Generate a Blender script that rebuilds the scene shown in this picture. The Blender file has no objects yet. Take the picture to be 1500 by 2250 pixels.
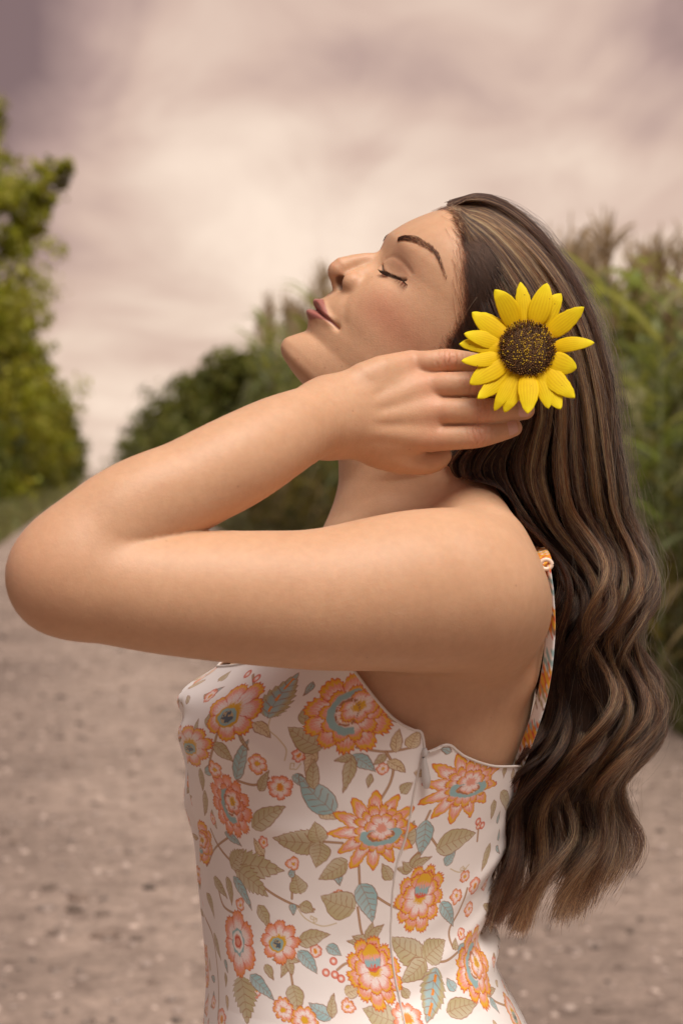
import bpy, bmesh, math, random
import numpy as np
from mathutils import Vector, Matrix

random.seed(7)
RNG = np.random.default_rng(11)
SC = bpy.context.scene
COL = SC.collection

# ------------------------------------------------------------------ camera
FPX = 4375.0            # focal length in photo pixels (70 mm on a 36 mm tall frame)
HOR = 1045.0            # the photo row of the horizon
CAMY, CAMZ = -1.6, 1.45
cam_d = bpy.data.cameras.new('camera')
cam = bpy.data.objects.new('camera', cam_d)
COL.objects.link(cam)
cam.location = (0, CAMY, CAMZ)
cam.rotation_euler = (math.radians(90), 0, 0)
cam_d.sensor_fit = 'VERTICAL'
cam_d.sensor_height = 36.0
cam_d.lens = 36.0 * FPX / 2250.0
cam_d.shift_y = -(1125.0 - HOR) / 2250.0
cam_d.clip_end = 3000
cam_d.clip_start = 0.05
cam_d.dof.use_dof = True
cam_d.dof.focus_distance = 1.53
cam_d.dof.aperture_fstop = 8.2
SC.camera = cam

# ------------------------------------------------------------------ sky, sun, exposure
SUN_EL, SUN_AZ = math.radians(62), math.radians(158)   # azimuth clockwise from +Y
world = bpy.data.worlds.new('World')
SC.world = world
world.use_nodes = True
nt = world.node_tree
nt.nodes.clear()
def wn(t, **k):
    n = nt.nodes.new(t)
    for a, b in k.items():
        setattr(n, a, b)
    return n
out = wn('ShaderNodeOutputWorld')
bg = wn('ShaderNodeBackground')
sky = wn('ShaderNodeTexSky', sky_type='NISHITA', sun_disc=False)
sky.sun_elevation = SUN_EL
sky.sun_rotation = SUN_AZ
sky.dust_density = 3.0
tc = wn('ShaderNodeTexCoord')
sep = wn('ShaderNodeSeparateXYZ')
nt.links.new(tc.outputs['Generated'], sep.inputs[0])
def mth(op, a, b=None, c=None, clamp=False):
    n = wn('ShaderNodeMath', operation=op)
    n.use_clamp = clamp
    for i, v in enumerate((a, b, c)):
        if v is None: continue
        if isinstance(v, (int, float)): n.inputs[i].default_value = v
        else: nt.links.new(v, n.inputs[i])
    return n.outputs[0]
# project the view direction on a flat cloud layer, so clouds flatten towards the horizon
zz = mth('ADD', mth('MAXIMUM', sep.outputs[2], 0.0), 0.16)
cx = mth('DIVIDE', sep.outputs[0], zz)
cy = mth('DIVIDE', sep.outputs[1], zz)
comb = wn('ShaderNodeCombineXYZ')
nt.links.new(cx, comb.inputs[0]); nt.links.new(cy, comb.inputs[1])
def noise(scale, detail, rough, off, dist=0.0, sx=1.0, sy=1.0, rot=0.0):
    mp = wn('ShaderNodeMapping')
    mp.inputs['Location'].default_value = off
    mp.inputs['Scale'].default_value = (sx, sy, 1)
    mp.inputs['Rotation'].default_value = (0, 0, rot)
    nt.links.new(comb.outputs[0], mp.inputs[0])
    n = wn('ShaderNodeTexNoise')
    n.inputs['Scale'].default_value = scale
    n.inputs['Detail'].default_value = detail
    n.inputs['Roughness'].default_value = rough
    n.inputs['Distortion'].default_value = dist
    nt.links.new(mp.outputs[0], n.inputs['Vector'])
    return n.outputs['Fac']
n1 = noise(1.0, 3, 0.5, (0.6, 14.2, 0), 0.5, 1.0, 0.7, 0.5)
n2 = noise(2.6, 6, 0.52, (7.7, 7.2, 0), 0.7, 1.3, 0.55, 0.7)
mixn = mth('ADD', mth('MULTIPLY', n1, 0.62), mth('MULTIPLY', n2, 0.38))
# the cloud deck thins towards where the sun burns through, ahead and slightly left
az = mth('DIVIDE', sep.outputs[0], mth('MAXIMUM', sep.outputs[1], 0.05))
azc = mth('MINIMUM', mth('MAXIMUM', az, -0.40), 0.05)
side = mth('MULTIPLY', mth('SUBTRACT', azc, 0.0), 1.15)
hz = mth('MULTIPLY', mth('POWER', 2.718, mth('MULTIPLY', sep.outputs[2], -14.0)), 0.24)      # glow low over the horizon
gx = mth('DIVIDE', mth('SUBTRACT', az, 0.01), 0.13); gz = mth('DIVIDE', mth('SUBTRACT', sep.outputs[2], 0.105), 0.075)
gl = mth('MULTIPLY', mth('POWER', 2.718, mth('MULTIPLY', mth('ADD', mth('MULTIPLY', gx, gx), mth('MULTIPLY', gz, gz)), -1.0)), 0.15)
up = mth('ADD', mth('MULTIPLY', mth('MAXIMUM', mth('SUBTRACT', mth('MINIMUM', sep.outputs[2], 0.7), 0.16), 0.0), -0.75), mth('MULTIPLY', mth('MINIMUM', mth('MAXIMUM', mth('MULTIPLY', sep.outputs[1], -1.5), 0.0), 1.0), -0.60))    # sky overhead and out of view behind the camera, dimmed to cut frontal fill
topd = mth('MULTIPLY', mth('MINIMUM', mth('MAXIMUM', mth('SUBTRACT', sep.outputs[2], 0.11), 0.0), 0.14), -1.5)
up = mth('ADD', up, topd)
lum = mth('ADD', mth('ADD', mth('MULTIPLY', mth('SUBTRACT', mixn, 0.5), 2.0), 0.66), mth('ADD', mth('ADD', side, up), mth('ADD', hz, gl)))
ramp = wn('ShaderNodeValToRGB')
nt.links.new(lum, ramp.inputs[0])
e = ramp.color_ramp.elements
e[0].position = 0.18; e[0].color = (0.225, 0.14, 0.135, 1)
e[1].position = 0.95; e[1].color = (1.0, 0.80, 0.65, 1)
for p, c in ((0.40, (0.47, 0.315, 0.275, 1)), (0.58, (0.69, 0.495, 0.40, 1)), (0.74, (0.84, 0.645, 0.52, 1))):
    k = e.new(p); k.color = c
skys = wn('ShaderNodeMix', data_type='RGBA', blend_type='MULTIPLY')
skys.inputs['Factor'].default_value = 1.0
nt.links.new(sky.outputs[0], skys.inputs['A'])
skys.inputs['B'].default_value = (0.12, 0.11, 0.10, 1)
mx = wn('ShaderNodeMix', data_type='RGBA')
mx.inputs['Factor'].default_value = 0.93
nt.links.new(skys.outputs['Result'], mx.inputs['A'])
nt.links.new(ramp.outputs[0], mx.inputs['B'])
nt.links.new(mx.outputs['Result'], bg.inputs[0])
bg.inputs[1].default_value = 0.372
nt.links.new(bg.outputs[0], out.inputs[0])

sun_d = bpy.data.lights.new('sun', 'SUN')
sun = bpy.data.objects.new('sun', sun_d)
COL.objects.link(sun)
sun_d.energy = 1.5
sun_d.angle = math.radians(38)
sun_d.color = (1.0, 0.92, 0.83)
sdir = Vector((math.sin(SUN_AZ) * math.cos(SUN_EL), math.cos(SUN_AZ) * math.cos(SUN_EL), math.sin(SUN_EL)))
sun.rotation_euler = sdir.to_track_quat('Z', 'Y').to_euler()
sun.location = (0, 0, 30)

SC.view_settings.view_transform = 'Standard'
SC.view_settings.look = 'None'
SC.view_settings.exposure = 1.5
SC.view_settings.gamma = 1.0
SC.render.engine = 'CYCLES'
SC.cycles.use_denoising = True
SC.cycles.max_bounces = 8
SC.cycles.transparent_max_bounces = 8

# ------------------------------------------------------------------ helpers
def W(px, py, y):
    """a measured picture point, at its real distance y (metres, 0 = her mid-plane), in the world"""
    D = y - CAMY
    return ((px - 750) / FPX * D, y, CAMZ - (py - HOR) / FPX * D)
def RM(rpx, y):
    return rpx / FPX * (y - CAMY)
def WA(a):
    a = np.asarray(a, float)
    D = a[:, 2] - CAMY
    return np.stack([(a[:, 0] - 750) / FPX * D, a[:, 2], CAMZ - (a[:, 1] - HOR) / FPX * D], 1)
def project(P):
    D = P[:, 1] - CAMY
    return P[:, 0] / D * FPX + 750, HOR - (P[:, 2] - CAMZ) / D * FPX

def catmull(pts, n):
    """resample rows of control values to n rows along a centripetal-like Catmull-Rom curve"""
    pts = np.asarray(pts, float)
    m = len(pts)
    u = np.linspace(0, m - 1, n)
    i = np.minimum(u.astype(int), m - 2)
    t = (u - i)[:, None]
    p0 = pts[np.maximum(i - 1, 0)]; p1 = pts[i]; p2 = pts[i + 1]; p3 = pts[np.minimum(i + 2, m - 1)]
    return 0.5 * ((2 * p1) + (-p0 + p2) * t + (2 * p0 - 5 * p1 + 4 * p2 - p3) * t ** 2 + (-p0 + 3 * p1 - 3 * p2 + p3) * t ** 3)

def mesh_np(name, V, F, smooth=True):
    """mesh from vertex rows and quad or triangle rows (fast path)"""
    me = bpy.data.meshes.new(name)
    V = np.ascontiguousarray(V, np.float32); F = np.ascontiguousarray(F, np.int32)
    k = F.shape[1]
    me.vertices.add(len(V)); me.vertices.foreach_set('co', V.ravel())
    me.loops.add(F.size); me.loops.foreach_set('vertex_index', F.ravel())
    me.polygons.add(len(F))
    me.polygons.foreach_set('loop_start', np.arange(0, F.size, k, dtype=np.int32))
    me.update(calc_edges=True)
    me.validate()
    if smooth:
        me.polygons.foreach_set('use_smooth', np.ones(len(me.polygons), bool))
    return me
def link(name, me, mat=None, parent=None):
    o = bpy.data.objects.new(name, me)
    COL.objects.link(o)
    if mat is not None and hasattr(me, 'materials'): me.materials.append(mat)
    if parent is not None: o.parent = parent
    return o
def tag(o, label=None, cat=None, group=None, kind=None):
    if label: o['label'] = label
    if cat: o['category'] = cat
    if group: o['group'] = group
    if kind: o['kind'] = kind
    return o
def empty(name, loc=(0, 0, 0), rz=0.0):
    o = bpy.data.objects.new(name, None)
    COL.objects.link(o); o.location = loc; o.rotation_euler = (0, 0, rz)
    o.empty_display_size = 0.1
    return o
def col_attr(me, name, rgb):
    at = me.color_attributes.new(name, 'FLOAT_COLOR', 'POINT')
    a = np.ones((len(me.vertices), 4), np.float32); a[:, :3] = rgb
    at.data.foreach_set('color', a.ravel())
def flt_attr(me, name, v, dom='POINT'):
    at = me.attributes.new(name, 'FLOAT', dom)
    at.data.foreach_set('value', np.ascontiguousarray(v, np.float32))

class Mat:
    """small node helper round a Principled material"""
    def __init__(s, name, color=(0.5, 0.5, 0.5), rough=0.6, **kw):
        s.m = bpy.data.materials.new(name); s.m.use_nodes = True
        s.t = s.m.node_tree
        s.b = s.t.nodes['Principled BSDF']
        s.out = s.t.nodes['Material Output']
        s.b.inputs['Base Color'].default_value = (*color, 1)
        s.b.inputs['Roughness'].default_value = rough
        for k, v in kw.items(): s.set(k.replace('_', ' '), v)
    def set(s, k, v):
        s.b.inputs[k].default_value = v
    def n(s, t, ins=None, **kw):
        x = s.t.nodes.new(t)
        for a, b in kw.items(): setattr(x, a, b)
        for a, b in (ins or {}).items():
            if hasattr(b, 'is_output'): s.t.links.new(b, x.inputs[a])
            else: x.inputs[a].default_value = b
        return x
    def l(s, a, b): s.t.links.new(a, b)
    def attr(s, name, o='Color'):
        return s.n('ShaderNodeAttribute', attribute_name=name).outputs[o]
    def coord(s, which='Object'):
        return s.n('ShaderNodeTexCoord').outputs[which]
    def noise(s, scale, detail=4, rough=0.5, vec=None, o='Fac', dist=0.0):
        x = s.n('ShaderNodeTexNoise', {'Scale': scale, 'Detail': detail, 'Roughness': rough, 'Distortion': dist})
        s.l(vec if vec is not None else s.coord(), x.inputs['Vector'])
        return x.outputs[o]
    def ramp(s, fac, stops):
        x = s.n('ShaderNodeValToRGB'); s.l(fac, x.inputs[0])
        e = x.color_ramp.elements
        e[0].position = stops[0][0]; e[0].color = (*stops[0][1], 1)
        e[1].position = stops[-1][0]; e[1].color = (*stops[-1][1], 1)
        for p, c in stops[1:-1]:
            k = e.new(p); k.color = (*c, 1)
        return x.outputs[0]
    def mix(s, fac, a, b, mode='MIX'):
        x = s.n('ShaderNodeMix', data_type='RGBA', blend_type=mode)
        for k, v in (('Factor', fac), ('A', a), ('B', b)):
            if hasattr(v, 'is_output'): s.l(v, x.inputs[k])
            elif k == 'Factor': x.inputs[k].default_value = v
            else: x.inputs[k].default_value = (*v, 1)
        return x.outputs['Result']
    def math(s, op, a, b=0.0, clamp=False):
        x = s.n('ShaderNodeMath', operation=op); x.use_clamp = clamp
        for i, v in enumerate((a, b)):
            if hasattr(v, 'is_output'): s.l(v, x.inputs[i])
            else: x.inputs[i].default_value = v
        return x.outputs[0]
    def bump(s, h, strength=0.3, dist=0.001, normal=None):
        x = s.n('ShaderNodeBump', {'Strength': strength, 'Distance': dist})
        s.l(h, x.inputs['Height'])
        if normal is not None: s.l(normal, x.inputs['Normal'])
        return x.outputs[0]
    def base(s, c): s.l(c, s.b.inputs['Base Color'])
    def normal(s, c): s.l(c, s.b.inputs['Normal'])
# ------------------------------------------------------------------ the woman: one implicit body
MM = 0.001
K0 = 1.6 / FPX          # metres per photo pixel in her mid-plane

def smin(a, b, k):
    h = np.maximum(k - np.abs(a - b), 0.0) / k
    return np.minimum(a, b) - h * h * k * 0.25
def smax(a, b, k): return -smin(-a, -b, k)

def chain(P, pts, sy=1.0, big=0.2, margin=0.035):
    """swept sphere along rows (x,y,z,r); sy < 1 flattens it along y"""
    pts = np.asarray(pts, float)
    d = np.full(len(P), big)
    R = pts[:, 3].max() + margin
    lo = pts[:, :3].min(0) - R; hi = pts[:, :3].max(0) + R
    m = np.where(np.all((P >= lo) & (P <= hi), 1))[0]
    if not len(m): return d
    Q = P[m].astype(float)
    best = np.full(len(m), big)
    for i in range(len(pts) - 1):
        a, b = pts[i, :3], pts[i + 1, :3]
        ab = b - a; L = (ab @ ab) + 1e-12
        w = Q - a
        t = np.clip((w @ ab) / L, 0, 1)
        v = w - t[:, None] * ab
        if sy != 1.0: v[:, 1] /= sy
        dist = np.sqrt((v * v).sum(1)) - (pts[i, 3] + t * (pts[i + 1, 3] - pts[i, 3]))
        best = np.minimum(best, dist)
    d[m] = best
    return d
def pchain(P, rows, n=0, **k):
    """chain given in photo units: (px, py, y in m, radius in px)"""
    rows = np.asarray(rows, float)
    if n: rows = catmull(rows, n)
    w = WA(rows[:, :3])
    r = rows[:, 3] / FPX * (rows[:, 2] - CAMY)
    return chain(P, np.column_stack([w, r]), **k)

# ---- torso as a stack of rounded sections: py, front px, back px, half width (m)
TORSO = np.array([
    (1060, 790, 1040, .050), (1095, 775, 1075, .062), (1135, 745, 1125, .100), (1180, 705, 1165, .132), (1250, 655, 1178, .150),
    (1350, 595, 1186, .156), (1450, 508, 1184, .150), (1520, 428, 1180, .150), (1600, 424, 1163, .146),
    (1680, 424, 1136, .141), (1780, 442, 1104, .134), (1900, 452, 1074, .126), (2000, 459, 1052, .123),
    (2100, 466, 1070, .130), (2250, 470, 1136, .150), (2400, 480, 1180, .166), (2550, 485, 1180, .172), (2700, 520, 1150, .17)], float)
T_Z = (CAMZ - (TORSO[:, 0] - HOR) * K0)[::-1].copy()
T_L = ((TORSO[:, 1] - 750) * K0)[::-1].copy()
T_R = ((TORSO[:, 2] - 750) * K0)[::-1].copy()
T_B = TORSO[:, 3][::-1].copy()
# smooth the tables
_z = np.linspace(T_Z[0], T_Z[-1], 260)
def _sm(v):
    y = np.interp(_z, T_Z, v); k = np.hanning(15); k /= k.sum()
    return np.convolve(np.pad(y, 7, mode='edge'), k, 'valid')
T_Ls, T_Rs, T_Bs = _sm(T_L), _sm(T_R), _sm(T_B)
def torso_sec(z):
    l = np.interp(z, _z, T_Ls); r = np.interp(z, _z, T_Rs); b = np.interp(z, _z, T_Bs)
    return (l + r) / 2, (r - l) / 2, b
T_N = 2.25
def f_torso(P, shrink=0.0):
    x, y, z = P[:, 0], P[:, 1], P[:, 2]
    cx, a, b = torso_sec(z)
    a = a - shrink; b = b - shrink
    rho = ((np.abs(x - cx) / a) ** T_N + (np.abs(y) / b) ** T_N) ** (1 / T_N)
    d = (rho - 1) * np.minimum(a, b)
    d = smax(d, z - (CAMZ - (1085 - HOR) * K0), 0.05)
    return smax(d, (CAMZ - (2640 - HOR) * K0) - z, 0.06)

# ---- head in its own frame: a forward from the brow, b up from the chin, y sideways (mm)
UPX, UPZ = 0.677, 0.736
YAW = math.radians(13)
_gx, _gy = 852.0, 518.0
def head_frame(P):
    ox, oz = (1000 - 750) * K0, CAMZ - (720 - HOR) * K0     # point on the turning axis
    X = P[:, 0] - ox; Y = P[:, 1]; Z = P[:, 2] - oz
    a = -UPZ * X + UPX * Z
    b = UPX * X + UPZ * Z
    c, s = math.cos(YAW), math.sin(YAW)
    a2 = c * a - s * Y
    y2 = s * a + c * Y
    # offsets so that a = 0 at the brow, b = 0 under the chin
    a0 = (-0.736 * (_gx - 1000) - 0.677 * (_gy - 720)) * K0
    b0 = (0.677 * (622 - 1000) - 0.736 * (768 - 720)) * K0 - 6.9 * MM
    return (a2 - a0) / MM, (b - b0) / MM, y2 / MM
def head_point(a, b, y):
    """inverse of head_frame: mm in the head's frame -> world"""
    a = np.atleast_1d(np.asarray(a, float)); b = np.atleast_1d(np.asarray(b, float)); y = np.atleast_1d(np.asarray(y, float))
    a, b, y = np.broadcast_arrays(a, b, y)
    a0 = (-0.736 * (_gx - 1000) - 0.677 * (_gy - 720)) * K0
    b0 = (0.677 * (622 - 1000) - 0.736 * (768 - 720)) * K0 - 6.9 * MM
    a2 = a * MM + a0; bb = b * MM + b0; y2 = y * MM
    c, s = math.cos(YAW), math.sin(YAW)
    aa = c * a2 + s * y2; Y = -s * a2 + c * y2
    X = -UPZ * aa + UPX * bb; Z = UPX * aa + UPZ * bb
    ox, oz = (1000 - 750) * K0, CAMZ - (720 - HOR) * K0
    return np.stack([X + ox, Y, Z + oz], 1)

HB = np.array([-12, 0, 5, 15, 30, 50, 70, 85, 100, 115, 130, 150, 165, 178, 188, 192], float)
HW = np.array([40, 43, 45, 50, 55, 60, 64, 67, 68, 67, 67.5, 68, 64, 54, 34, 10], float)
HN = np.array([1.6, 1.62, 1.65, 1.65, 1.65, 1.65, 1.72, 1.85, 2.0, 2.1, 2.2, 2.3, 2.3, 2.2, 2.1, 2.0])
PB = np.array([-12, 0, 2.6, 6.9, 13.9, 21.6, 29.6, 36, 43, 50, 58, 63, 67.6, 80, 95, 110, 116, 124, 131, 136.3, 151, 165.9, 178.8, 190, 197], float)
PA = np.array([-36, -8, -1.5, 1.8, 2.2, .6, -1.6, .2, 1.8, 2.4, 3.4, 3.2, 2.4, 0, -3, -8.0, -9.2, -6.0, -3.4, -4.0, -8.2, -13.4, -19.4, -32, -50], float)
_hb = np.linspace(-12, 192, 400); _k = np.hanning(41); _k /= _k.sum()
_hw = np.convolve(np.pad(np.interp(_hb, HB, HW), 20, mode='edge'), _k, 'valid'); _hn = np.convolve(np.pad(np.interp(_hb, HB, HN), 20, mode='edge'), _k, 'valid')
HAC = -92.0
def gb(v, c, s): return np.exp(-((v - c) / s) ** 2)
def brush(b, y, h, cb, cy, sb, sy): return h * np.exp(-((b - cb) / sb) ** 2 - ((y - cy) / sy) ** 2)
def pbrush(b, y, h, line, s, ends=None):
    d2 = np.full(b.shape, 1e9)
    line = np.asarray(line, float)
    for i in range(len(line) - 1):
        p, q = line[i], line[i + 1]; v = q - p
        t = np.clip(((b - p[0]) * v[0] + (y - p[1]) * v[1]) / (v @ v), 0, 1)
        d2 = np.minimum(d2, (b - p[0] - t * v[0]) ** 2 + (y - p[1] - t * v[1]) ** 2)
    return h * np.exp(-d2 / (s * s))
UL = catmull([(51.2, 0), (52.6, 7), (51.2, 14), (49.0, 20), (47.8, 25)], 16)
LL = catmull([(41.2, 0), (41.7, 9), (44.2, 17), (46.6, 23)], 12)
SEAM = catmull([(46.8, 0), (47.5, 5), (47.0, 12), (46.7, 19), (47.4, 27.5)], 16)
LASH = catmull([(107.2, 17), (104.4, 23), (104.0, 31), (106.0, 39), (108.8, 45.5)], 16)
CREASE = catmull([(113, 18), (117, 24), (118.5, 32), (118, 40), (116, 47)], 14)
EYE = (-35.4, 110.0, 31.5, 13.2)
def c3(a, b, y, rows):
    """swept sphere in head coordinates, rows (a,b,y,r)"""
    rows = np.asarray(rows, float); best = np.full(a.shape, 1e3)
    for i in range(len(rows) - 1):
        p, q = rows[i], rows[i + 1]; v = q[:3] - p[:3]; L = v @ v + 1e-9
        t = np.clip(((a - p[0]) * v[0] + (b - p[1]) * v[1] + (y - p[2]) * v[2]) / L, 0, 1)
        d = np.sqrt((a - p[0] - t * v[0]) ** 2 + (b - p[1] - t * v[1]) ** 2 + (y - p[2] - t * v[2]) ** 2) - (p[3] + t * (q[3] - p[3]))
        best = np.minimum(best, d)
    return best
def ell(a, b, y, c, r, rot=0.0):
    da, db, dy = a - c[0], b - c[1], y - c[2]
    if rot:
        cs, sn = math.cos(rot), math.sin(rot)
        da, db = cs * da + sn * db, -sn * da + cs * db
    k0 = np.sqrt((da / r[0]) ** 2 + (db / r[1]) ** 2 + (dy / r[2]) ** 2) + 1e-9
    k1 = np.sqrt((da / r[0] ** 2) ** 2 + (db / r[1] ** 2) ** 2 + (dy / r[2] ** 2) ** 2) + 1e-9
    return k0 * (k0 - 1) / k1
def f_head_local(a, b, y0):
    y = np.abs(y0)
    ys = np.sqrt(y * y + 9.0) - 3.0
    W_ = np.interp(b, _hb, _hw); n = np.interp(b, _hb, _hn); A0 = np.interp(b, PB_s, PA_s)
    front = a > HAC
    sem = np.where(front, A0 - HAC, 60.0)
    rho = ((np.abs(a - HAC) / sem) ** n + (ys / W_) ** n) ** (1 / n)
    d = (rho - 1) * np.minimum(W_, sem) * np.where(front, 1.0 + 0.35 * np.clip((a - HAC) / sem, 0, 1), 1.0)
    # forward-facing relief
    fm = 1 / (1 + np.exp(-(a + 78) / 6.0))
    B = brush(b, y, -9.6, 111, 32, 10, 14) + brush(b, y, -5.0, 110, 14.5, 9, 6)
    B += brush(b, y, 2.0, 128, 27, 6.5, 15) + brush(b, y, 1.0, 129, 8, 6, 7)
    B += brush(b, y, 2.6, 88, 44, 15, 16) + brush(b, y, 2.2, 68, 38, 17, 15)
    B += brush(b, y, -0.8, 56, 35, 13, 8) + brush(b, y, 2.2, 50, 0, 13, 21)
    B += brush(b, y, 2.6, 13, 0, 9, 12) + brush(b, y, -1.2, 31, 8, 5, 16)
    B += brush(b, y, 2.0, 40, 52, 20, 12)
    B += pbrush(b, y, -0.6, [(74, 20), (64, 26), (54, 31)], 3.6)
    # lips
    B += pbrush(b, y, 4.1, UL, 3.2) * gb(y, 0, 25) + pbrush(b, y, 4.4, LL, 4.1) * gb(y, 0, 22)
    B += pbrush(b, y, -3.2, SEAM, 1.25) + brush(b, y, -2.4, 47.3, 28, 3.2, 3.2)
    B += brush(b, y, -0.8, 60.5, 0, 4, 2.2) + pbrush(b, y, -0.7, [(37.5, 0), (39, 12)], 2.6)
    d = d - B * fm
    d = smax(d, (b - 186.0), 20.0)
    # chin underside
    d = smax(d, -(b + 2.5) + 0.0 * a, 9.0)
    # cranium
    d = smin(d, ell(a, b, y, (-93, 128, 0), (91, 66, 72)), 12.0)
    # eyelid over the eyeball
    e = ell(a, b, y, EYE[:3], (EYE[3],) * 3)
    d = smin(d, e, 5.0)
    d = d - (pbrush(b, y, -0.55, CREASE, 1.9) + pbrush(b, y, -1.5, LASH, 1.1)) * fm
    # nose
    nb = c3(a, b, y, [(-12, 118, 0, 5.5), (-6.0, 110, 0, 5.4), (1.5, 102, 0, 5.8), (7.0, 94, 0, 6.6), (10.8, 86, 0, 8.0), (10.9, 82.0, 0, 8.6)])
    nw = c3(a, b, y, [(-13, 108, 4, 6), (-6, 94, 7.5, 7), (-2, 84, 10, 7.5)])
    ny = smin(nb, nw, 6.0)
    al = ell(a, b, y, (-3.4, 81.4, 13.8), (10.0, 9.0, 7.6), -0.12)
    ny = smin(ny, al, 2.4)
    co = c3(a, b, y, [(11, 77.5, 0, 4.2), (4, 72.5, 0, 4.0), (-4, 70, 0, 5)])
    ny = smin(ny, co, 3.0)
    d = smin(d, ny, 4.2)
    # crease behind the wing of the nose
    cr = c3(a, b, y, [(-9.0, 92, 19.0, .6), (-11.6, 85, 22.5, 1.4), (-11.8, 77, 21.8, 1.6), (-8.5, 71.4, 17.0, 1.3)])
    d = smax(d, -cr, 2.2)
    ns = ell(a, b, y, (3.8, 75.2, 8.2), (7.2, 5.0, 4.4), 0.10)
    d = smax(d, -ns, 1.6)
    return d
PB_s, PA_s = PB, PA
def _fit_profile():
    """smooth the mid-line so that it follows the measured profile exactly"""
    global PB_s, PA_s
    bb = np.linspace(-12, 197, 300)
    aa = np.interp(bb, PB, PA); k = np.hanning(9); k /= k.sum()
    aa = np.convolve(np.pad(aa, 4, mode='edge'), k, 'valid')
    PB_s, PA_s = bb, aa
_fit_profile()
def f_head(P, big=0.2):
    d = np.full(len(P), big)
    c = head_point(-70, 100, 0)[0]
    m = np.where(((P - c) ** 2).sum(1) < 0.19 ** 2)[0]
    if len(m):
        a, b, y = head_frame(P[m])
        d[m] = f_head_local(a, b, y) * MM
    return d

# ---- arm, hand (photo units: px, py, y, r)
ARM_U = [(1040, 1330, -.120, 172), (1010, 1298, -.150, 180), (930, 1298, -.165, 180), (850, 1303, -.180, 172), (700, 1317, -.200, 156), (550, 1313, -.215, 148),
         (400, 1305, -.228, 139), (300, 1296, -.236, 132), (210, 1283, -.240, 126), (150, 1268, -.240, 122)]
ARM_F = [(150, 1262, -.240, 118), (185, 1215, -.238, 119), (245, 1160, -.234, 118), (315, 1112, -.228, 112), (408, 1070, -.216, 106), (510, 1018, -.200, 104),
         (600, 968, -.180, 95), (668, 934, -.160, 83), (722, 918, -.140, 79)]
KN = {'pinky': (903, 800, -.108, 30), 'ring': (938, 848, -.114, 31), 'middle': (952, 903, -.118, 33), 'index': (945, 960, -.117, 32)}
FING = {
 'pinky': [(903, 800, -.108, 30), (945, 796, -.113, 27), (985, 792, -.112, 26.5), (1040, 797, -.106, 23), (1085, 806, -.102, 20)],
 'ring': [(938, 848, -.114, 31), (990, 845, -.119, 28.5), (1045, 845, -.119, 29), (1110, 850, -.113, 25), (1160, 856, -.108, 21)],
 'middle': [(952, 903, -.118, 33), (1005, 903, -.122, 30), (1062, 903, -.122, 30), (1120, 902, -.116, 26), (1152, 900, -.112, 23)],
 'index': [(945, 962, -.117, 32), (1000, 961, -.121, 28.5), (1050, 957, -.121, 28), (1100, 946, -.117, 24.5), (1127, 940, -.116, 20)]}
THUMB = [(770, 958, -.125, 42), (830, 985, -.118, 42), (880, 1004, -.110, 36), (925, 1014, -.104, 30), (955, 1010, -.101, 27), (972, 1001, -.100, 20)]
def f_hand(P):
    d = pchain(P, [(722, 918, -.140, 78), (760, 915, -.132, 72), (800, 915, -.126, 62)], sy=.62)
    for k, (x, y, z, r) in KN.items():
        oy = {'pinky': -46, 'ring': -14, 'middle': 14, 'index': 38}[k]
        d = smin(d, pchain(P, [(735, 918 + oy, -.134, 38), ((735 + x) / 2, (918 + oy + y) / 2 - (11 if k == 'pinky' else 0), -.126, 38), (x, y, z, r)], n=6), 0.012)
    # thumb side of the palm
    d = smin(d, pchain(P, THUMB[:3], n=6), 0.010)
    th = pchain(P, THUMB[1:], n=12)
    d = smin(d, th, 0.003)
    for k, (x, y, z, r) in KN.items():
        oy = {'pinky': -26, 'ring': -9, 'middle': 9, 'index': 26}[k]
        d = smin(d, pchain(P, [(760, 918 + oy, -.1492, 8), ((760 + x) / 2, (918 + oy + y) / 2, (-.1492 + z - .0075) / 2 + .0005, 8), (x - 14, y, z - .0060, 13), (x + 14, y, z - .0035, 14)], n=8), 0.0065)
    for k, rows in FING.items():
        rows = [(q[0], q[1], q[2], q[3] * .965) for q in rows]
        f = pchain(P, rows, n=20)
        d = smin(d, f, 0.0014)
    return d
def f_arm_u(P): return pchain(P, ARM_U, n=56, sy=.95)
def f_arm_f(P): return pchain(P, ARM_F, n=56, sy=.86)
NECK = [(985, 800, 0, 150), (950, 900, 0, 160), (915, 1000, 0, 163), (905, 1080, 0, 163), (915, 1150, 0, 185), (930, 1230, 0, 210)]
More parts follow.
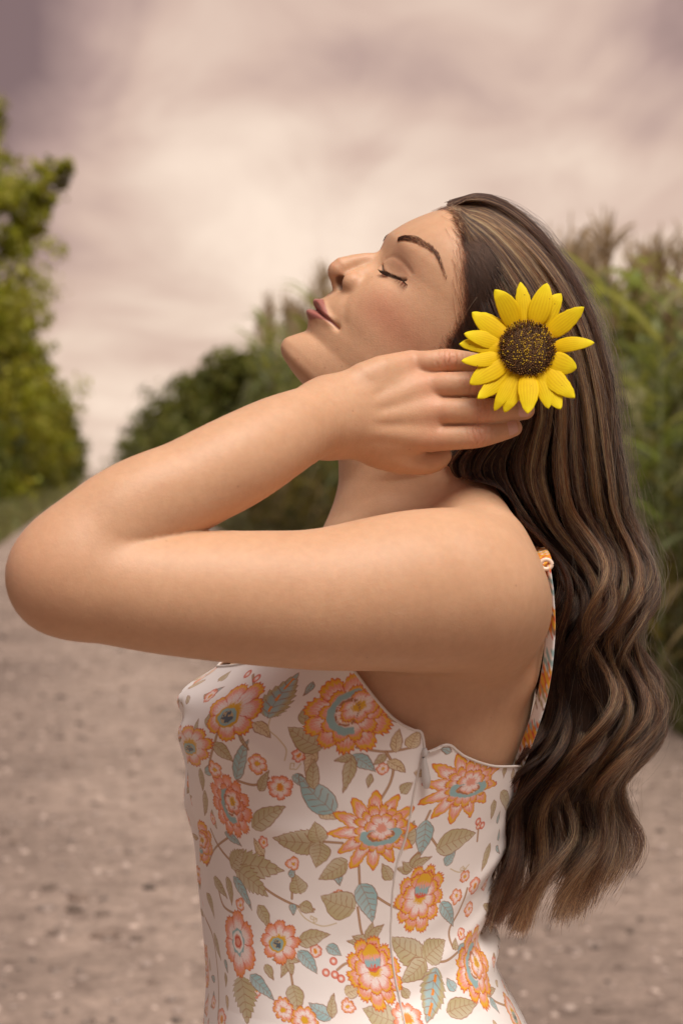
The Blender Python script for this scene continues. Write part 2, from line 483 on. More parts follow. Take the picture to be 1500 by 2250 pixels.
def f_body(P, hand=True):
    d = f_torso(P, 0.0035)
    # slim the trunk where the dress covers it
    nk = pchain(P, NECK, n=16, sy=.90)
    d = smin(d, nk, 0.030)
    # under the jaw
    d = smin(d, pchain(P, [(720, 805, 0, 50), (790, 880, 0, 70), (850, 960, 0, 95)], n=6), 0.02)
    # trapezius and collar bones
    for s in (1, -1):
        d = smin(d, pchain(P, [(990, 1040, s * .035, 75), (1030, 1120, s * .07, 75), (1060, 1200, s * .125, 95)], n=8), 0.03)
        d = smin(d, pchain(P, [(735, 1178, s * .018, 15), (785, 1172, s * .07, 13), (880, 1165, s * .13, 14)], n=8), 0.014)
        # cords of the throat
        d = smin(d, pchain(P, [(1000, 900, s * .055, 30), (880, 1020, s * .042, 26), (757, 1148, s * .013, 16)], n=8), 0.016)
    # shoulder blade
    d = smin(d, pchain(P, [(1120, 1290, -.085, 62), (1130, 1380, -.085, 58), (1120, 1470, -.085, 50)], n=6), 0.03)
    d = smin(d, pchain(P, [(1120, 1290, .085, 62), (1130, 1380, .085, 58), (1120, 1470, .085, 50)], n=6), 0.03)
    # far arm hangs down along the far side
    d = smin(d, pchain(P, [(930, 1270, .150, 135), (920, 1400, .178, 122), (900, 1620, .192, 108), (880, 1850, .20, 95),
                           (850, 2100, .21, 88), (810, 2330, .215, 68), (795, 2420, .215, 60)], n=24), 0.018)
    d = smin(d, pchain(P, [(795, 2420, .215, 62), (790, 2500, .215, 70), (790, 2600, .213, 52), (800, 2680, .210, 22)], n=8, sy=.5), 0.012)
    # legs and feet
    for s in (1, -1):
        d = smin(d, chain(P, [(.03, s * .08, .86, .098), (.035, s * .082, .70, .082), (.03, s * .075, .52, .062), (.045, s * .075, .48, .058), (.06, s * .072, .36, .058),
                              (.06, s * .07, .18, .042), (.06, s * .07, .09, .036), (.06, s * .07, .05, .036)]), 0.02)
        d = smin(d, chain(P, [(.085, s * .07, .042, .034), (.0, s * .072, .045, .034), (-.07, s * .078, .032, .030), (-.12, s * .082, .026, .024)]), 0.02)
    au = f_arm_u(P)
    d = smin(d, au, 0.015)
    hd = f_head(P)
    d = smin(d, hd, 0.010)
    # forearm: meets the upper arm in a sharp fold, blends only round the elbow
    af = f_arm_f(P)
    if hand: af = smin(af, f_hand(P), 0.016)
    bl = np.clip((W(300, 0, -.236)[0] - P[:, 0]) / 0.035, 0, 1)
    d = smin(d, af, 0.0010 + 0.022 * bl)
    return d
def sdf_grad(f, P, e=0.0006):
    d = f(P)
    g = np.stack([f(P + np.eye(3)[i] * e) - d for i in range(3)], 1) / e
    return d, g

def surface_nets(f, xs, ys, zs, B=4):
    nx, ny, nz = len(xs), len(ys), len(zs)
    F = np.empty((nx, ny, nz), np.float32)
    # coarse pass on block centres
    bx = np.arange(0, nx, B); by = np.arange(0, ny, B); bz = np.arange(0, nz, B)
    def mid(v, b): 
        e = np.minimum(b + B, len(v) - 1); return (v[b] + v[e]) / 2, (v[e] - v[b]) / 2
    mx_, hx = mid(xs, bx); my_, hy = mid(ys, by); mz_, hz = mid(zs, bz)
    G = np.stack(np.meshgrid(mx_, my_, mz_, indexing='ij'), -1).reshape(-1, 3)
    H = np.sqrt(sum(np.meshgrid(hx ** 2, hy ** 2, hz ** 2, indexing='ij'))).reshape(-1)
    c = np.concatenate([f(g) for g in np.array_split(G, max(1, len(G) // 400000))])
    shape = (len(bx), len(by), len(bz))
    cf = c.reshape(shape).astype(np.float32)
    act = (np.abs(c) < H * 1.35 + 0.002).reshape(shape)
    F[:] = np.repeat(np.repeat(np.repeat(cf, B, 0), B, 1), B, 2)[:nx, :ny, :nz]
    A = np.repeat(np.repeat(np.repeat(act, B, 0), B, 1), B, 2)[:nx, :ny, :nz]
    i, j, k = np.nonzero(A)
    P = np.stack([xs[i], ys[j], zs[k]], 1)
    v = np.concatenate([f(p) for p in np.array_split(P, max(1, len(P) // 300000))])
    F[i, j, k] = v
    S = F < 0
    # active cells
    m = S[:-1, :-1, :-1]
    allin = m.copy(); anyin = m.copy()
    for di in (0, 1):
        for dj in (0, 1):
            for dk in (0, 1):
                s = S[di:nx - 1 + di, dj:ny - 1 + dj, dk:nz - 1 + dk]
                allin &= s; anyin |= s
    ci, cj, ck = np.nonzero(anyin & ~allin)
    n = len(ci)
    idx = np.full((nx - 1, ny - 1, nz - 1), -1, np.int32)
    idx[ci, cj, ck] = np.arange(n)
    acc = np.zeros((n, 3)); cnt = np.zeros(n)
    corners = [(a, b, c_) for a in (0, 1) for b in (0, 1) for c_ in (0, 1)]
    vals = {q: F[ci + q[0], cj + q[1], ck + q[2]] for q in corners}
    pos = {q: np.stack([xs[ci + q[0]], ys[cj + q[1]], zs[ck + q[2]]], 1) for q in corners}
    for q in corners:
        for ax in range(3):
            if q[ax] == 1: continue
            r = list(q); r[ax] = 1; r = tuple(r)
            a, b = vals[q], vals[r]
            cr = (a < 0) != (b < 0)
            t = np.where(cr, a / np.where(cr, a - b, 1), 0)
            p = pos[q] + (pos[r] - pos[q]) * t[:, None]
            acc[cr] += p[cr]; cnt[cr] += 1
    V = acc / cnt[:, None]
    faces = []
    for ax in range(3):
        s0 = [slice(1, -1)] * 3; s1 = [slice(1, -1)] * 3
        s0[ax] = slice(0, -1); s1[ax] = slice(1, None)
        a = S[tuple(s0)]; b = S[tuple(s1)]
        i, j, k = np.nonzero(a != b)
        flip = a[i, j, k]
        base = [i + (0 if ax == 0 else 1), j + (0 if ax == 1 else 1), k + (0 if ax == 2 else 1)]
        u, w = [(1, 2), (2, 0), (0, 1)][ax]
        def at(du, dw):
            q = [base[0].copy(), base[1].copy(), base[2].copy()]
            q[u] -= du; q[w] -= dw
            return idx[q[0], q[1], q[2]]
        quad = np.stack([at(1, 1), at(0, 1), at(0, 0), at(1, 0)], 1)
        quad[~flip] = quad[~flip][:, ::-1]
        faces.append(quad)
    Fq = np.concatenate(faces)
    Fq = Fq[(Fq >= 0).all(1)]
    return V, Fq
def axis(segs):
    """rectilinear grid coordinates from (start, end, step) runs"""
    out_ = []
    for a, b, s in segs:
        n = max(1, int(round((b - a) / s)))
        out_.append(np.linspace(a, b, n, endpoint=False))
    out_.append([segs[-1][1]])
    return np.concatenate(out_)
def relax(V, Fq, f, it=2):
    for _ in range(it):
        d, g = sdf_grad(f, V)
        g2 = (g * g).sum(1) + 1e-9
        st = np.clip(d / g2, -0.0015, 0.0015)
        V = V - g * st[:, None]
    return V
FINE = 0.00095
import time as _t
_t0 = _t.time()
x_f0, x_f1 = W(590, 0, -.05)[0], W(1190, 0, -.09)[0]
z_f0, z_f1 = W(0, 1065, -.09)[2], W(0, 440, 0)[2]
AX = axis([(-.27, x_f0, .0022), (x_f0, x_f1, FINE), (x_f1, .24, .003)])
AY = axis([(-.32, -.150, .0026), (-.150, -.020, FINE), (-.020, .06, .0018), (.06, .31, .004)])
AZ = axis([(-.02, .95, .008), (.95, 1.25, .004), (1.25, z_f0, .0022), (z_f0, z_f1, FINE), (z_f1, 1.74, .003)])
V, Fq = surface_nets(f_body, AX, AY, AZ)
V = relax(V, Fq, f_body, 2)
# even out the broad limbs (face and hand keep their detail)
_ed = np.concatenate([Fq[:, [0, 1]], Fq[:, [1, 2]], Fq[:, [2, 3]], Fq[:, [3, 0]]])
_deg = np.bincount(_ed.ravel(), minlength=len(V)).astype(float)[:, None] + 1e-9
_a, _b, _y = head_frame(V)
_hx, _hz = W(690, 0, -.14)[0], W(0, 1060, -.12)[2]
_w = 1 - ((((V[:, 0] > _hx) & (V[:, 2] > _hz)) | ((_a > -85) & (_b > -5))) * 1.0)
_px, _py = project(V)
_fl = np.interp(_px, [270, 300, 400, 500, 560, 640], [1178, 1177, 1171, 1163, 1120, 1055])
_fold = np.exp(-((_py - _fl) / 20) ** 2) * ((_px > 262) & (_px < 640))
_w = (_w * (1 - np.clip(_fold * 1.3, 0, 1)))[:, None]
for _i in range(16):
    _s = np.stack([np.bincount(_ed[:, 0], V[_ed[:, 1], k], len(V)) + np.bincount(_ed[:, 1], V[_ed[:, 0], k], len(V)) for k in range(3)], 1) / _deg
    V = V + (_s - V) * .6 * _w
print('BODY', len(V), len(Fq), round(_t.time() - _t0, 1))
body_me = mesh_np('body', V, Fq)
ha, hb, hy = head_frame(V)
hya = np.abs(hy)
inface = (ha > -80) & (ha < 30) & (hb > -20) & (hb < 200) & (hya < 80)
def sstep(x, a, b):
    t = np.clip((x - a) / (b - a), 0, 1); return t * t * (3 - 2 * t)
# lip colour: between the outer borders of the two lips
ub = np.interp(hya, [0, 2.5, 6, 12, 18, 24, 27.5], [56.0, 56.2, 57.2, 55.2, 52.2, 49.2, 47.9])
lb = np.interp(hya, [0, 8, 14, 20, 25, 27.5], [36.6, 37.9, 40.8, 43.8, 46.2, 47.2])
lips = np.where(inface & (ha > -32), sstep(ub - hb, -0.5, 0.7) * sstep(hb - lb, -0.5, 0.7) * (1 - sstep(hya, 26.5, 28)), 0)
lid = np.where(inface, np.exp(-((hb - 117) / 9.5) ** 2 - ((hya - 38) / 15) ** 2), 0)
lashd = np.where(inface & (ha > -50), pbrush(hb, hya, 1.0, LASH, 0.9), 0)
blush = np.where(inface, 0.8 * np.exp(-((hb - 78) / 17) ** 2 - ((hya - 52) / 17) ** 2) + 0.5 * np.exp(-((hb - 82) / 6) ** 2 - ((ha - 14) / 8) ** 2 - (hya / 8) ** 2), 0)
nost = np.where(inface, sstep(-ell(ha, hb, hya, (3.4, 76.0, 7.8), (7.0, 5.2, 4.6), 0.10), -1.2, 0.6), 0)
red = blush.copy(); kn_ = np.zeros(len(V))
for k, rows in FING.items():
    c = np.array(W(*rows[2][:3])); red += 0.9 * np.exp(-((V - c - np.array([0, -.008, 0])) ** 2).sum(1) / 0.009 ** 2)
    kn_ += np.exp(-((V - c - np.array([0, -.008, 0])) ** 2).sum(1) / 0.0085 ** 2)
    c = np.array(W(*rows[0][:3])); red += 0.45 * np.exp(-((V - c - np.array([0, -.008, 0])) ** 2).sum(1) / 0.013 ** 2)
    c = np.array(W(*rows[-1][:3])); red += 0.5 * np.exp(-((V - c) ** 2).sum(1) / 0.010 ** 2)
c = np.array(W(60, 1250, -.25)); red += 0.3 * np.exp(-((V - c) ** 2).sum(1) / 0.04 ** 2)
flt_attr(body_me, 'lips', lips); flt_attr(body_me, 'knuckle', np.clip(kn_, 0, 1)); flt_attr(body_me, 'lid', lid); flt_attr(body_me, 'lash', lashd)
flt_attr(body_me, 'red', np.clip(red, 0, 1)); flt_attr(body_me, 'nostril', nost)

sk = Mat('skin', (0.55, 0.32, 0.2), 0.48)
co = sk.coord('Object')
n1_ = sk.noise(34, 6, 0.62, co); n2_ = sk.noise(160, 4, 0.6, co)
c_ = sk.ramp(n1_, [(0.25, (0.575, 0.335, 0.200)), (0.75, (0.63, 0.38, 0.232))])
c_ = sk.mix(sk.math('MULTIPLY', sk.attr('red', 'Fac'), 0.55), c_, (0.62, 0.235, 0.155))
c_ = sk.mix(sk.math('MULTIPLY', sk.attr('lid', 'Fac'), 0.50), c_, (0.34, 0.135, 0.085))
fr = sk.ramp(n2_, [(0.35, (0.965, 0.955, 0.95)), (0.65, (1.02, 1.02, 1.02))])
c_ = sk.mix(1.0, c_, fr, 'MULTIPLY')
fk = sk.n('ShaderNodeTexVoronoi', {'Scale': 95.0}); sk.l(co, fk.inputs['Vector'])
fk2 = sk.math('MULTIPLY', sk.math('LESS_THAN', fk.outputs['Distance'], 0.085), sk.math('GREATER_THAN', sk.noise(23, 2, .5, co), 0.60))
c_ = sk.mix(sk.math('MULTIPLY', fk2, 0.30), c_, (0.30, 0.13, 0.075))
c_ = sk.mix(sk.attr('lips', 'Fac'), c_, (0.365, 0.14, 0.115))
c_ = sk.mix(sk.attr('lash', 'Fac'), c_, (0.03, 0.018, 0.014))
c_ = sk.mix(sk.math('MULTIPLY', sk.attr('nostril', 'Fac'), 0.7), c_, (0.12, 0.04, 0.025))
sk.base(c_)
sk.set('Subsurface Weight', 0.35); sk.set('Subsurface Radius', (1.0, 0.35, 0.2)); sk.set('Subsurface Scale', 0.006)
rr = sk.math('SUBTRACT', 0.50, sk.math('MULTIPLY', sk.attr('lips', 'Fac'), 0.20))
sk.l(rr, sk.b.inputs['Roughness'])
sk.set('Specular IOR Level', 0.42)
vor = sk.n('ShaderNodeTexVoronoi', {'Scale': 900.0}); sk.l(co, vor.inputs['Vector'])
nb_ = sk.bump(vor.outputs['Distance'], 0.22, 0.0003)
nb_ = sk.bump(sk.noise(420, 5, 0.65, co), 0.38, 0.0005, nb_)
wv = sk.n('ShaderNodeTexWave', {'Scale': 62.0, 'Distortion': 5.0, 'Detail': 2.0, 'Detail Scale': 1.6}, bands_direction='X'); sk.l(co, wv.inputs['Vector'])
kb = sk.math('MULTIPLY', wv.outputs['Fac'], sk.attr('knuckle', 'Fac'))
nb_ = sk.bump(kb, 0.8, 0.0011, nb_)
sk.normal(nb_)
person = empty('person', (0.03, 0, 0))
tag(person, 'woman in profile, eyes closed, chin raised, hand behind cheek, in a flowered white dress', 'person')
body = link('body', body_me, sk.m, person)
body.matrix_parent_inverse = Matrix.Translation((-0.03, 0, 0))
# ------------------------------------------------------------------ the dress
NECKLINE = catmull([(380, 1462), (430, 1464), (515, 1462), (600, 1440), (680, 1430), (760, 1448), (782, 1480), (828, 1540), (868, 1582), (905, 1603), (926, 1610), (934, 1650), (952, 1648), (985, 1637), (1020, 1662),
                    (1080, 1683), (1140, 1684), (1175, 1684)], 200)
NU_N, NU_F = 780, 170
def fold_fn(th, z):
    """folds and pinches of the cloth (metres, outwards); th = 0 at the side seam towards the camera, -pi/2 front, +pi/2 back"""
    py = HOR - (z - CAMZ) / K0
    d = np.zeros_like(z)
    fr = np.exp(-((th + 1.38) / 0.34) ** 2)
    hang = np.clip((py - 1500) / 80, 0, 1) * np.clip((2150 - py) / 350, 0.25, 1)
    d += fr * hang * 0.0034 * np.sin(th * 21 + 0.9 * np.sin(py / 95.0) + 0.4)
    d += fr * 0.0035 * np.sin(py / 30.0 + th * 5) * np.exp(-((py - 1700) / 130) ** 2)
    # the rolled fold at the top of the front
    c = 1525 - (th + 1.5) * 62
    d += np.exp(-((th + 1.45) / 0.42) ** 2) * (0.008 * np.exp(-((py - c) / 30) ** 2) - 0.0035 * np.exp(-((py - c - 52) / 22) ** 2))
    # pinches at the back of the waist
    bk = np.exp(-((th - 1.5) / 0.42) ** 2)
    q = py + (th - 1.5) * 55
    d += bk * (0.008 * np.exp(-((q - 2052) / 26) ** 2) - 0.010 * np.exp(-((q - 2005) / 20) ** 2) + 0.004 * np.exp(-((q - 1960) / 28) ** 2)
               - 0.004 * np.exp(-((q - 1885) / 26) ** 2) + 0.004 * np.exp(-((q - 1835) / 30) ** 2) - 0.003 * np.exp(-((q - 1735) / 22) ** 2))
    # long soft drapes from the bust
    d += 0.0030 * np.sin(th * 4.2 + py / 210.0) * np.clip((py - 1560) / 200, 0, 1) * np.exp(-(th / 1.2) ** 2)
    d += 0.0024 * np.exp(-((py - 1775 - 40 * th) / 26) ** 2) * np.exp(-((th + .35) / .4) ** 2)
    d += 0.0020 * np.exp(-((py - 1990 + 150 * (th - .9)) / 22) ** 2) * np.exp(-((th - .95) / .35) ** 2)
    d += 0.0018 * np.exp(-((py - 1905 + 190 * (th - .8)) / 24) ** 2) * np.exp(-((th - .9) / .35) ** 2)
    d -= 0.0016 * np.exp(-((py - 2090 + 90 * (th - .5)) / 26) ** 2) * np.exp(-((th - .5) / .5) ** 2)
    d += 0.0016 * np.exp(-((py - 1640 - 220 * (th + .3)) / 26) ** 2) * np.exp(-((th + .45) / .35) ** 2)
    # bust
    d += 0.010 * np.exp(-((th + 0.95) / 0.38) ** 2 - ((py - 1580) / 80) ** 2)
    return d
def dress_pt(th, z):
    cx, a, b = torso_sec(z)
    py = HOR - (z - CAMZ) / K0
    flare = np.clip((py - 2150) / 900, 0, 1) * 0.035
    off = 0.0045 + fold_fn(np.abs(np.mod(th + np.pi, 2 * np.pi) - np.pi) * 0 + th, z)
    s, c = np.sin(th), np.cos(th)
    n = T_N
    r = (np.abs(s / (a + off + flare)) ** n + np.abs(c / (b + off + flare)) ** n) ** (-1 / n)
    return np.stack([cx + r * s, -r * c, z], -1)
def far_mirror(th):
    """angles beyond the front and back reuse the near side's folds, mirrored"""
    t = np.mod(th + np.pi, 2 * np.pi) - np.pi
    return np.where(np.abs(t) > np.pi / 2, np.sign(t) * np.pi - t, t), np.abs(t) > np.pi / 2
thn = np.linspace(-np.pi / 2, np.pi / 2, NU_N)
thf = np.linspace(np.pi / 2, 3 * np.pi / 2, NU_F + 2)[1:-1]
TH = np.concatenate([thn, thf]); NU = len(TH)
THM, FAR = far_mirror(TH)
# top edge: the height where the surface meets the measured neckline
zc = np.linspace(CAMZ - (1700 - HOR) * K0, CAMZ - (1425 - HOR) * K0, 260)
ztop = np.empty(NU)
for i, t in enumerate(THM):
    P = dress_pt(np.full_like(zc, t), zc)
    px, py = project(P)
    want = np.interp(px, NECKLINE[:, 0], NECKLINE[:, 1])
    k = np.nonzero(py >= want)[0]
    ztop[i] = zc[k[-1]] if len(k) else zc[0]
kk = np.hanning(7); kk /= kk.sum()
ztop = np.convolve(np.pad(ztop, 3, mode='wrap'), kk, 'valid')
NV1, NV2 = 600, 300
ZLOW, ZHEM = 1.005, 0.42
Zg = np.empty((NU, NV1 + NV2)); 
tt = np.linspace(0, 1, NV1)
Zg[:, :NV1] = ztop[:, None] + (ZLOW - ztop[:, None]) * tt[None, :]
Zg[:, NV1:] = np.linspace(ZLOW, ZHEM, NV2 + 1)[None, 1:]
THg = np.repeat(THM[:, None], NV1 + NV2, 1)
Pg = dress_pt(THg.ravel(), Zg.ravel()).reshape(NU, NV1 + NV2, 3)
Pg[FAR, :, 1] *= -1
# cloth coordinates in mm: s along the girth at mid height, z upwards
zz0 = np.full(NU_N, CAMZ - (1850 - HOR) * K0)
girth = dress_pt(thn, zz0)
Sg = np.concatenate([[0], np.cumsum(np.linalg.norm(np.diff(girth, axis=0), axis=1))]) * 1000
near = Pg[:NU_N, :NV1]
S2 = np.repeat(Sg[:, None], NV1, 1); Z2 = near[:, :, 2] * 1000
_wx = .42 * np.sin(S2 / 1.9 + 1.3 * np.sin(Z2 / 2.7)) + .25 * np.sin(Z2 / .9 + S2 / 1.3); _wy = .42 * np.sin(Z2 / 2.1 + 1.1 * np.sin(S2 / 2.4)) + .25 * np.sin(S2 / .8 - Z2 / 1.1)
npx, npy = project(near.reshape(-1, 3)); npx = npx.reshape(NU_N, NV1); npy = npy.reshape(NU_N, NV1)
def to_cloth(px, py):
    """photo point -> cloth (s, z); row found by height, column by position"""
    sub = (npx[::4, ::4] - px) ** 2 + (npy[::4, ::4] - py) ** 2
    i, j = np.unravel_index(np.argmin(sub), sub.shape)
    return np.array([S2[::4, ::4][i, j], Z2[::4, ::4][i, j]])
CREAM = np.array([0.90, 0.85, 0.83]); CORAL = np.array([0.64, 0.09, 0.04]); ORANGE = np.array([0.82, 0.28, 0.035])
YELL = np.array([0.78, 0.44, 0.03]); PINK = np.array([0.82, 0.36, 0.27]); BROWN = np.array([0.24, 0.10, 0.05])
KHAKI = np.array([0.44, 0.37, 0.20]); BLUE = np.array([0.31, 0.50, 0.52]); OCHRE = np.array([0.66, 0.52, 0.30])
paint = np.tile(CREAM, (NU_N, NV1, 1))
AAW = 0.55
def hsh(x): return np.modf(np.abs(np.sin(x * 12.9898) * 43758.5453))[0]
def put(sl, m, c):
    a = np.clip(m, 0, 1)[..., None]
    paint[sl] = paint[sl] * (1 - a) + c * a
def region(c, r):
    i0 = max(0, np.searchsorted(Sg, c[0] - r)); i1 = min(NU_N, np.searchsorted(Sg, c[0] + r) + 1)
    zcol = Z2[min(max((i0 + i1) // 2, 0), NU_N - 1)]
    lo, hi = Z2[i0:i1].max(0) if i1 > i0 else zcol, Z2[i0:i1].min(0) if i1 > i0 else zcol
    js = np.nonzero((lo > c[1] - r) & (hi < c[1] + r))[0]
    if i1 <= i0 or not len(js): return None
    return (slice(i0, i1), slice(js[0], js[-1] + 1))
def cov(d): return np.clip(0.5 - d / AAW, 0, 1)      # signed distance (mm) to coverage
def leaf(b, t, w, kind='k', serr=0.0, mm=False):
    B = np.array(b, float) if mm else to_cloth(*b); T = np.array(t, float) if mm else to_cloth(*t)
    w = w * (1.0 if mm else 0.225)
    v = T - B; L = math.hypot(*v)
    if L < 2 or L > 90: return
    sl = region((B + T) / 2, L / 2 + w + 2)
    if sl is None: return
    x = S2[sl] - B[0] + .6 * _wx[sl]; y = Z2[sl] - B[1] + .6 * _wy[sl]
    e = v / L; u = (x * e[0] + y * e[1]) / L; h = -x * e[1] + y * e[0]
    bend = 0.16 * L * (u - u * u)
    h = h - bend
    uc = np.clip(u, 0, 1)
    half = w * 0.56 * (np.sin(np.pi * uc ** 0.72)) ** 0.9 * (1 - .25 * uc)
    if serr: half = half * (1 + serr * (np.modf(uc * 9)[0] - 0.5))
    d = np.maximum(np.abs(h) - half, np.maximum(-u, u - 1) * L)
    put(sl, cov(d - 0.30), BROWN * (1.3 if kind == 'b' else 1.4))
    fill = {'k': KHAKI * 1.12, 'b': BLUE, 'm': BLUE, 'o': OCHRE}[kind]
    put(sl, cov(d + 0.30), fill * 1.0)
    put(sl, cov(d + 0.30) * np.clip(.5 - .5 * h / (half + .3), 0, 1) * .55, fill * .55 + CREAM * .45)
    if kind == 'm': put(sl, cov(d + 0.35) * np.clip((np.abs(h) - half * .45) / (half * .3 + .1), 0, 1), KHAKI * 1.15)
    # midrib and veins
    rib = cov(np.abs(h) - 0.15) * (u > 0) * (u < .93)
    ve = np.abs(np.modf(np.clip(uc * 6.5 - np.abs(h) / (w * .5) * 1.1, 0, 99))[0] - 0.5)
    vein = np.clip((0.10 - ve) / 0.08, 0, 1) * (np.abs(h) < half * .80) * (u > .06) * (u < .93)
    put(sl, np.maximum(rib, vein * 0.85) * cov(d), BROWN * 1.5)
    if kind == 'm': put(sl, cov(np.abs(h - .6) - 1.0) * cov(d + 1) * (hsh(np.floor(uc * 8)) > .4), ORANGE)
def stem(pts, w=0.9, c=None, mm=False):
    P_ = np.array([p if mm else to_cloth(*p) for p in pts], float)
    P_ = catmull(P_, max(12, len(pts) * 6))
    sl = region((P_.min(0) + P_.max(0)) / 2, max(np.ptp(P_, axis=0)) / 2 + 3)
    if sl is None: return
    x, y = S2[sl], Z2[sl]; d = np.full(x.shape, 99.0)
    for p, q in zip(P_[:-1], P_[1:]):
        v = q - p; t = np.clip(((x - p[0]) * v[0] + (y - p[1]) * v[1]) / (v @ v + 1e-9), 0, 1)
        d = np.minimum(d, np.hypot(x - p[0] - t * v[0], y - p[1] - t * v[1]))
    if c is None:
        put(sl, cov(d - w), BROWN * 1.5); put(sl, cov(d - w + .7), OCHRE)
    else: put(sl, cov(d - w * .7), c)
def flower(c, rx, ry, n=9, rot=0.0, kind='peony', seed=1, mm=False):
    C_ = np.array(c, float) if mm else to_cloth(*c)
    k = 1.0 if mm else 0.335
    rx, ry = rx * k, ry * k
    sl = region(C_, max(rx, ry) * 1.15 + 2)
    if sl is None: return
    x = S2[sl] - C_[0] + _wx[sl]; y = Z2[sl] - C_[1] + _wy[sl]
    cs, sn = math.cos(rot), math.sin(rot)
    X = (cs * x + sn * y) / rx; Y = (-sn * x + cs * y) / ry
    R0 = min(rx, ry)
    def layer(X, Y, scale, n, ph, pointy, inner):
        r = np.hypot(X, Y) / scale; th = np.arctan2(Y, X) + ph
        q = th / (2 * np.pi) * n; cell = np.floor(q); f = q - cell - 0.5
        jit = 0.12 * (hsh(cell + seed * 7.3 + ph * 3) - 0.5)
        if pointy: edge = (1 + jit) * (1 - 0.42 * (2 * np.abs(f)) ** 1.35)
        else: edge = (1 + jit) * (1 - 0.20 * (2 * np.abs(f)) ** 2.6) * (1 + 0.030 * np.cos(f * 36))
        d = (r - edge) * R0 * scale
        put(sl, cov(d - 0.22), CORAL * .9)
        ring = (edge - r) / edge
        streak = hsh(np.floor(th * 26 + cell)) * 0.5 + 0.5 * hsh(np.floor(th * 60))
        body_ = cov(d + 0.45)
        put(sl, body_, ORANGE * 1.02)
        put(sl, body_ * np.clip((ring - 0.04) / 0.03, 0, 1), YELL * 1.05 if (seed % 2) else ORANGE * 0.5 + PINK * 0.5)
        put(sl, body_ * np.clip((ring - 0.085 - 0.05 * streak) / 0.05, 0, 1), PINK * 1.04)
        wh = np.clip((ring - 0.20) / 0.18, 0, 1) * np.clip((0.92 - ring) / 0.2, 0, 1) * (0.45 + 0.55 * streak)
        put(sl, body_ * wh, CREAM * 1.04)
        put(sl, body_ * np.clip((ring - .10) / .1, 0, 1) * np.clip((.5 - ring) / .2, 0, 1) * (np.modf(np.abs(th * 11 + 3 * cell))[0] < .16) * .55, CORAL * 1.2)
        put(sl, body_ * np.clip((ring - 0.52 - 0.18 * streak) / 0.10, 0, 1), inner)
        gap = np.clip((0.035 - (0.5 - np.abs(f))) / 0.03, 0, 1) * (ring < .6) * body_
        put(sl, gap, CORAL)
    if kind == 'dahlia':
        layer(X, Y, 1.0, n, 0.3 * seed, True, YELL)
        layer(X - .12, Y - .02, 0.60, n + 3, 0.9, False, YELL * .8 + CORAL * .2)
        layer(X - .15, Y - .05, 0.36, 7, 0.2, False, PINK)
        r = np.hypot((X - .14) / 1.3, (Y + .12) * 1.5); a = np.arctan2(Y, X)
        m = cov((np.abs(r - .30) - .07) * R0) * (Y < .02)
        put(sl, m, BLUE); put(sl, cov((np.abs(r - .20) - .03) * R0) * (Y < -.02) * (hsh(np.floor(a * 14)) > .35), BROWN * 1.8)
    elif kind == 'peony':
        layer(X, Y, 1.0, n, 0.1 * seed, False, YELL)
        layer(X - .05, Y + .02, 0.68, n - 1, 0.5, False, YELL)
        r = np.hypot(X + .02, Y * .8)
        put(sl, cov((np.abs(r - .36) - .07) * R0) * (X < .1), BLUE)
        layer(X - .16, Y - .10, 0.40, 6, 0.8, False, YELL)
        put(sl, cov((np.abs(np.hypot(X + .05, Y * .8) - .24) - .025) * R0) * (hsh(np.floor(np.arctan2(Y, X) * 13)) > .4), BROWN * 1.8)
    elif kind == 'bowl':
        layer(X, Y, 1.0, n, 0.4, False, YELL)
        r = np.hypot(X + .12, (Y + .15) * 1.15)
        put(sl, cov((r - .42) * R0), YELL * .95); put(sl, cov((r - .25) * R0), OCHRE * .8)
        put(sl, cov((r - .22) * R0) * (hsh(np.floor(X * 16) + 7 * np.floor(Y * 16)) > .45), np.array([.10, .14, .18]))
        put(sl, cov((np.abs(r - .28) - .05) * R0), BLUE)
    elif kind == 'ring':
        layer(X, Y, 1.0, n, 0.2, False, YELL * .6 + CORAL * .4)
        r = np.hypot(X, Y)
        put(sl, cov((r - .40 - .03 * np.cos(8 * np.arctan2(Y, X))) * R0), BLUE); put(sl, cov((r - .32) * R0), CREAM)
        put(sl, cov((r - .22) * R0), PINK); put(sl, cov((np.abs(r - .15) - .03) * R0), CORAL)
    elif kind == 'hang':
        layer(X, Y + .12, 1.0, n, 0.2, False, YELL)
        layer(X, Y + .05, 0.72, n - 2, 0.6, False, YELL)
        r = np.hypot(X * 1.35, (Y - .28) * 1.15)
        m = cov((r - .42) * R0)
        put(sl, cov((r - .45) * R0), CORAL); put(sl, m, PINK * 1.05)
        st = hsh(np.floor(X * 22))
        put(sl, m * np.clip((Y - .36 + .10 * st) / .06, 0, 1), YELL)
        put(sl, m * np.clip((.20 - Y + .12 * st) / .06, 0, 1), BLUE); put(sl, m * np.clip((.02 - Y + .1 * st) / .05, 0, 1), CORAL * 1.15)
    else:   # small blossom
        layer(X, Y, 1.0, n, 0.2 * seed, False, PINK if seed % 2 else YELL)
        put(sl, cov((np.hypot(X, Y) - .24) * R0), YELL if seed % 2 else ORANGE)
def berry(c, r):
    C_ = to_cloth(*c); r = r * .335
    sl = region(C_, r + 2)
    if sl is None: return
    d = np.hypot(S2[sl] - C_[0], Z2[sl] - C_[1]) - r
    put(sl, cov(d), CORAL); put(sl, cov(d + .8), PINK); put(sl, cov(d + r * .62), CREAM)
def tendril(pts, end, r):
    stem(pts, .55, OCHRE * .95)
    a = np.linspace(0, 2 * np.pi * 1.3, 12)
    stem([(end[0] + r * (1 - t / 12) * math.cos(q), end[1] + r * (1 - t / 12) * math.sin(q)) for t, q in enumerate(a)], .5, OCHRE * .95)
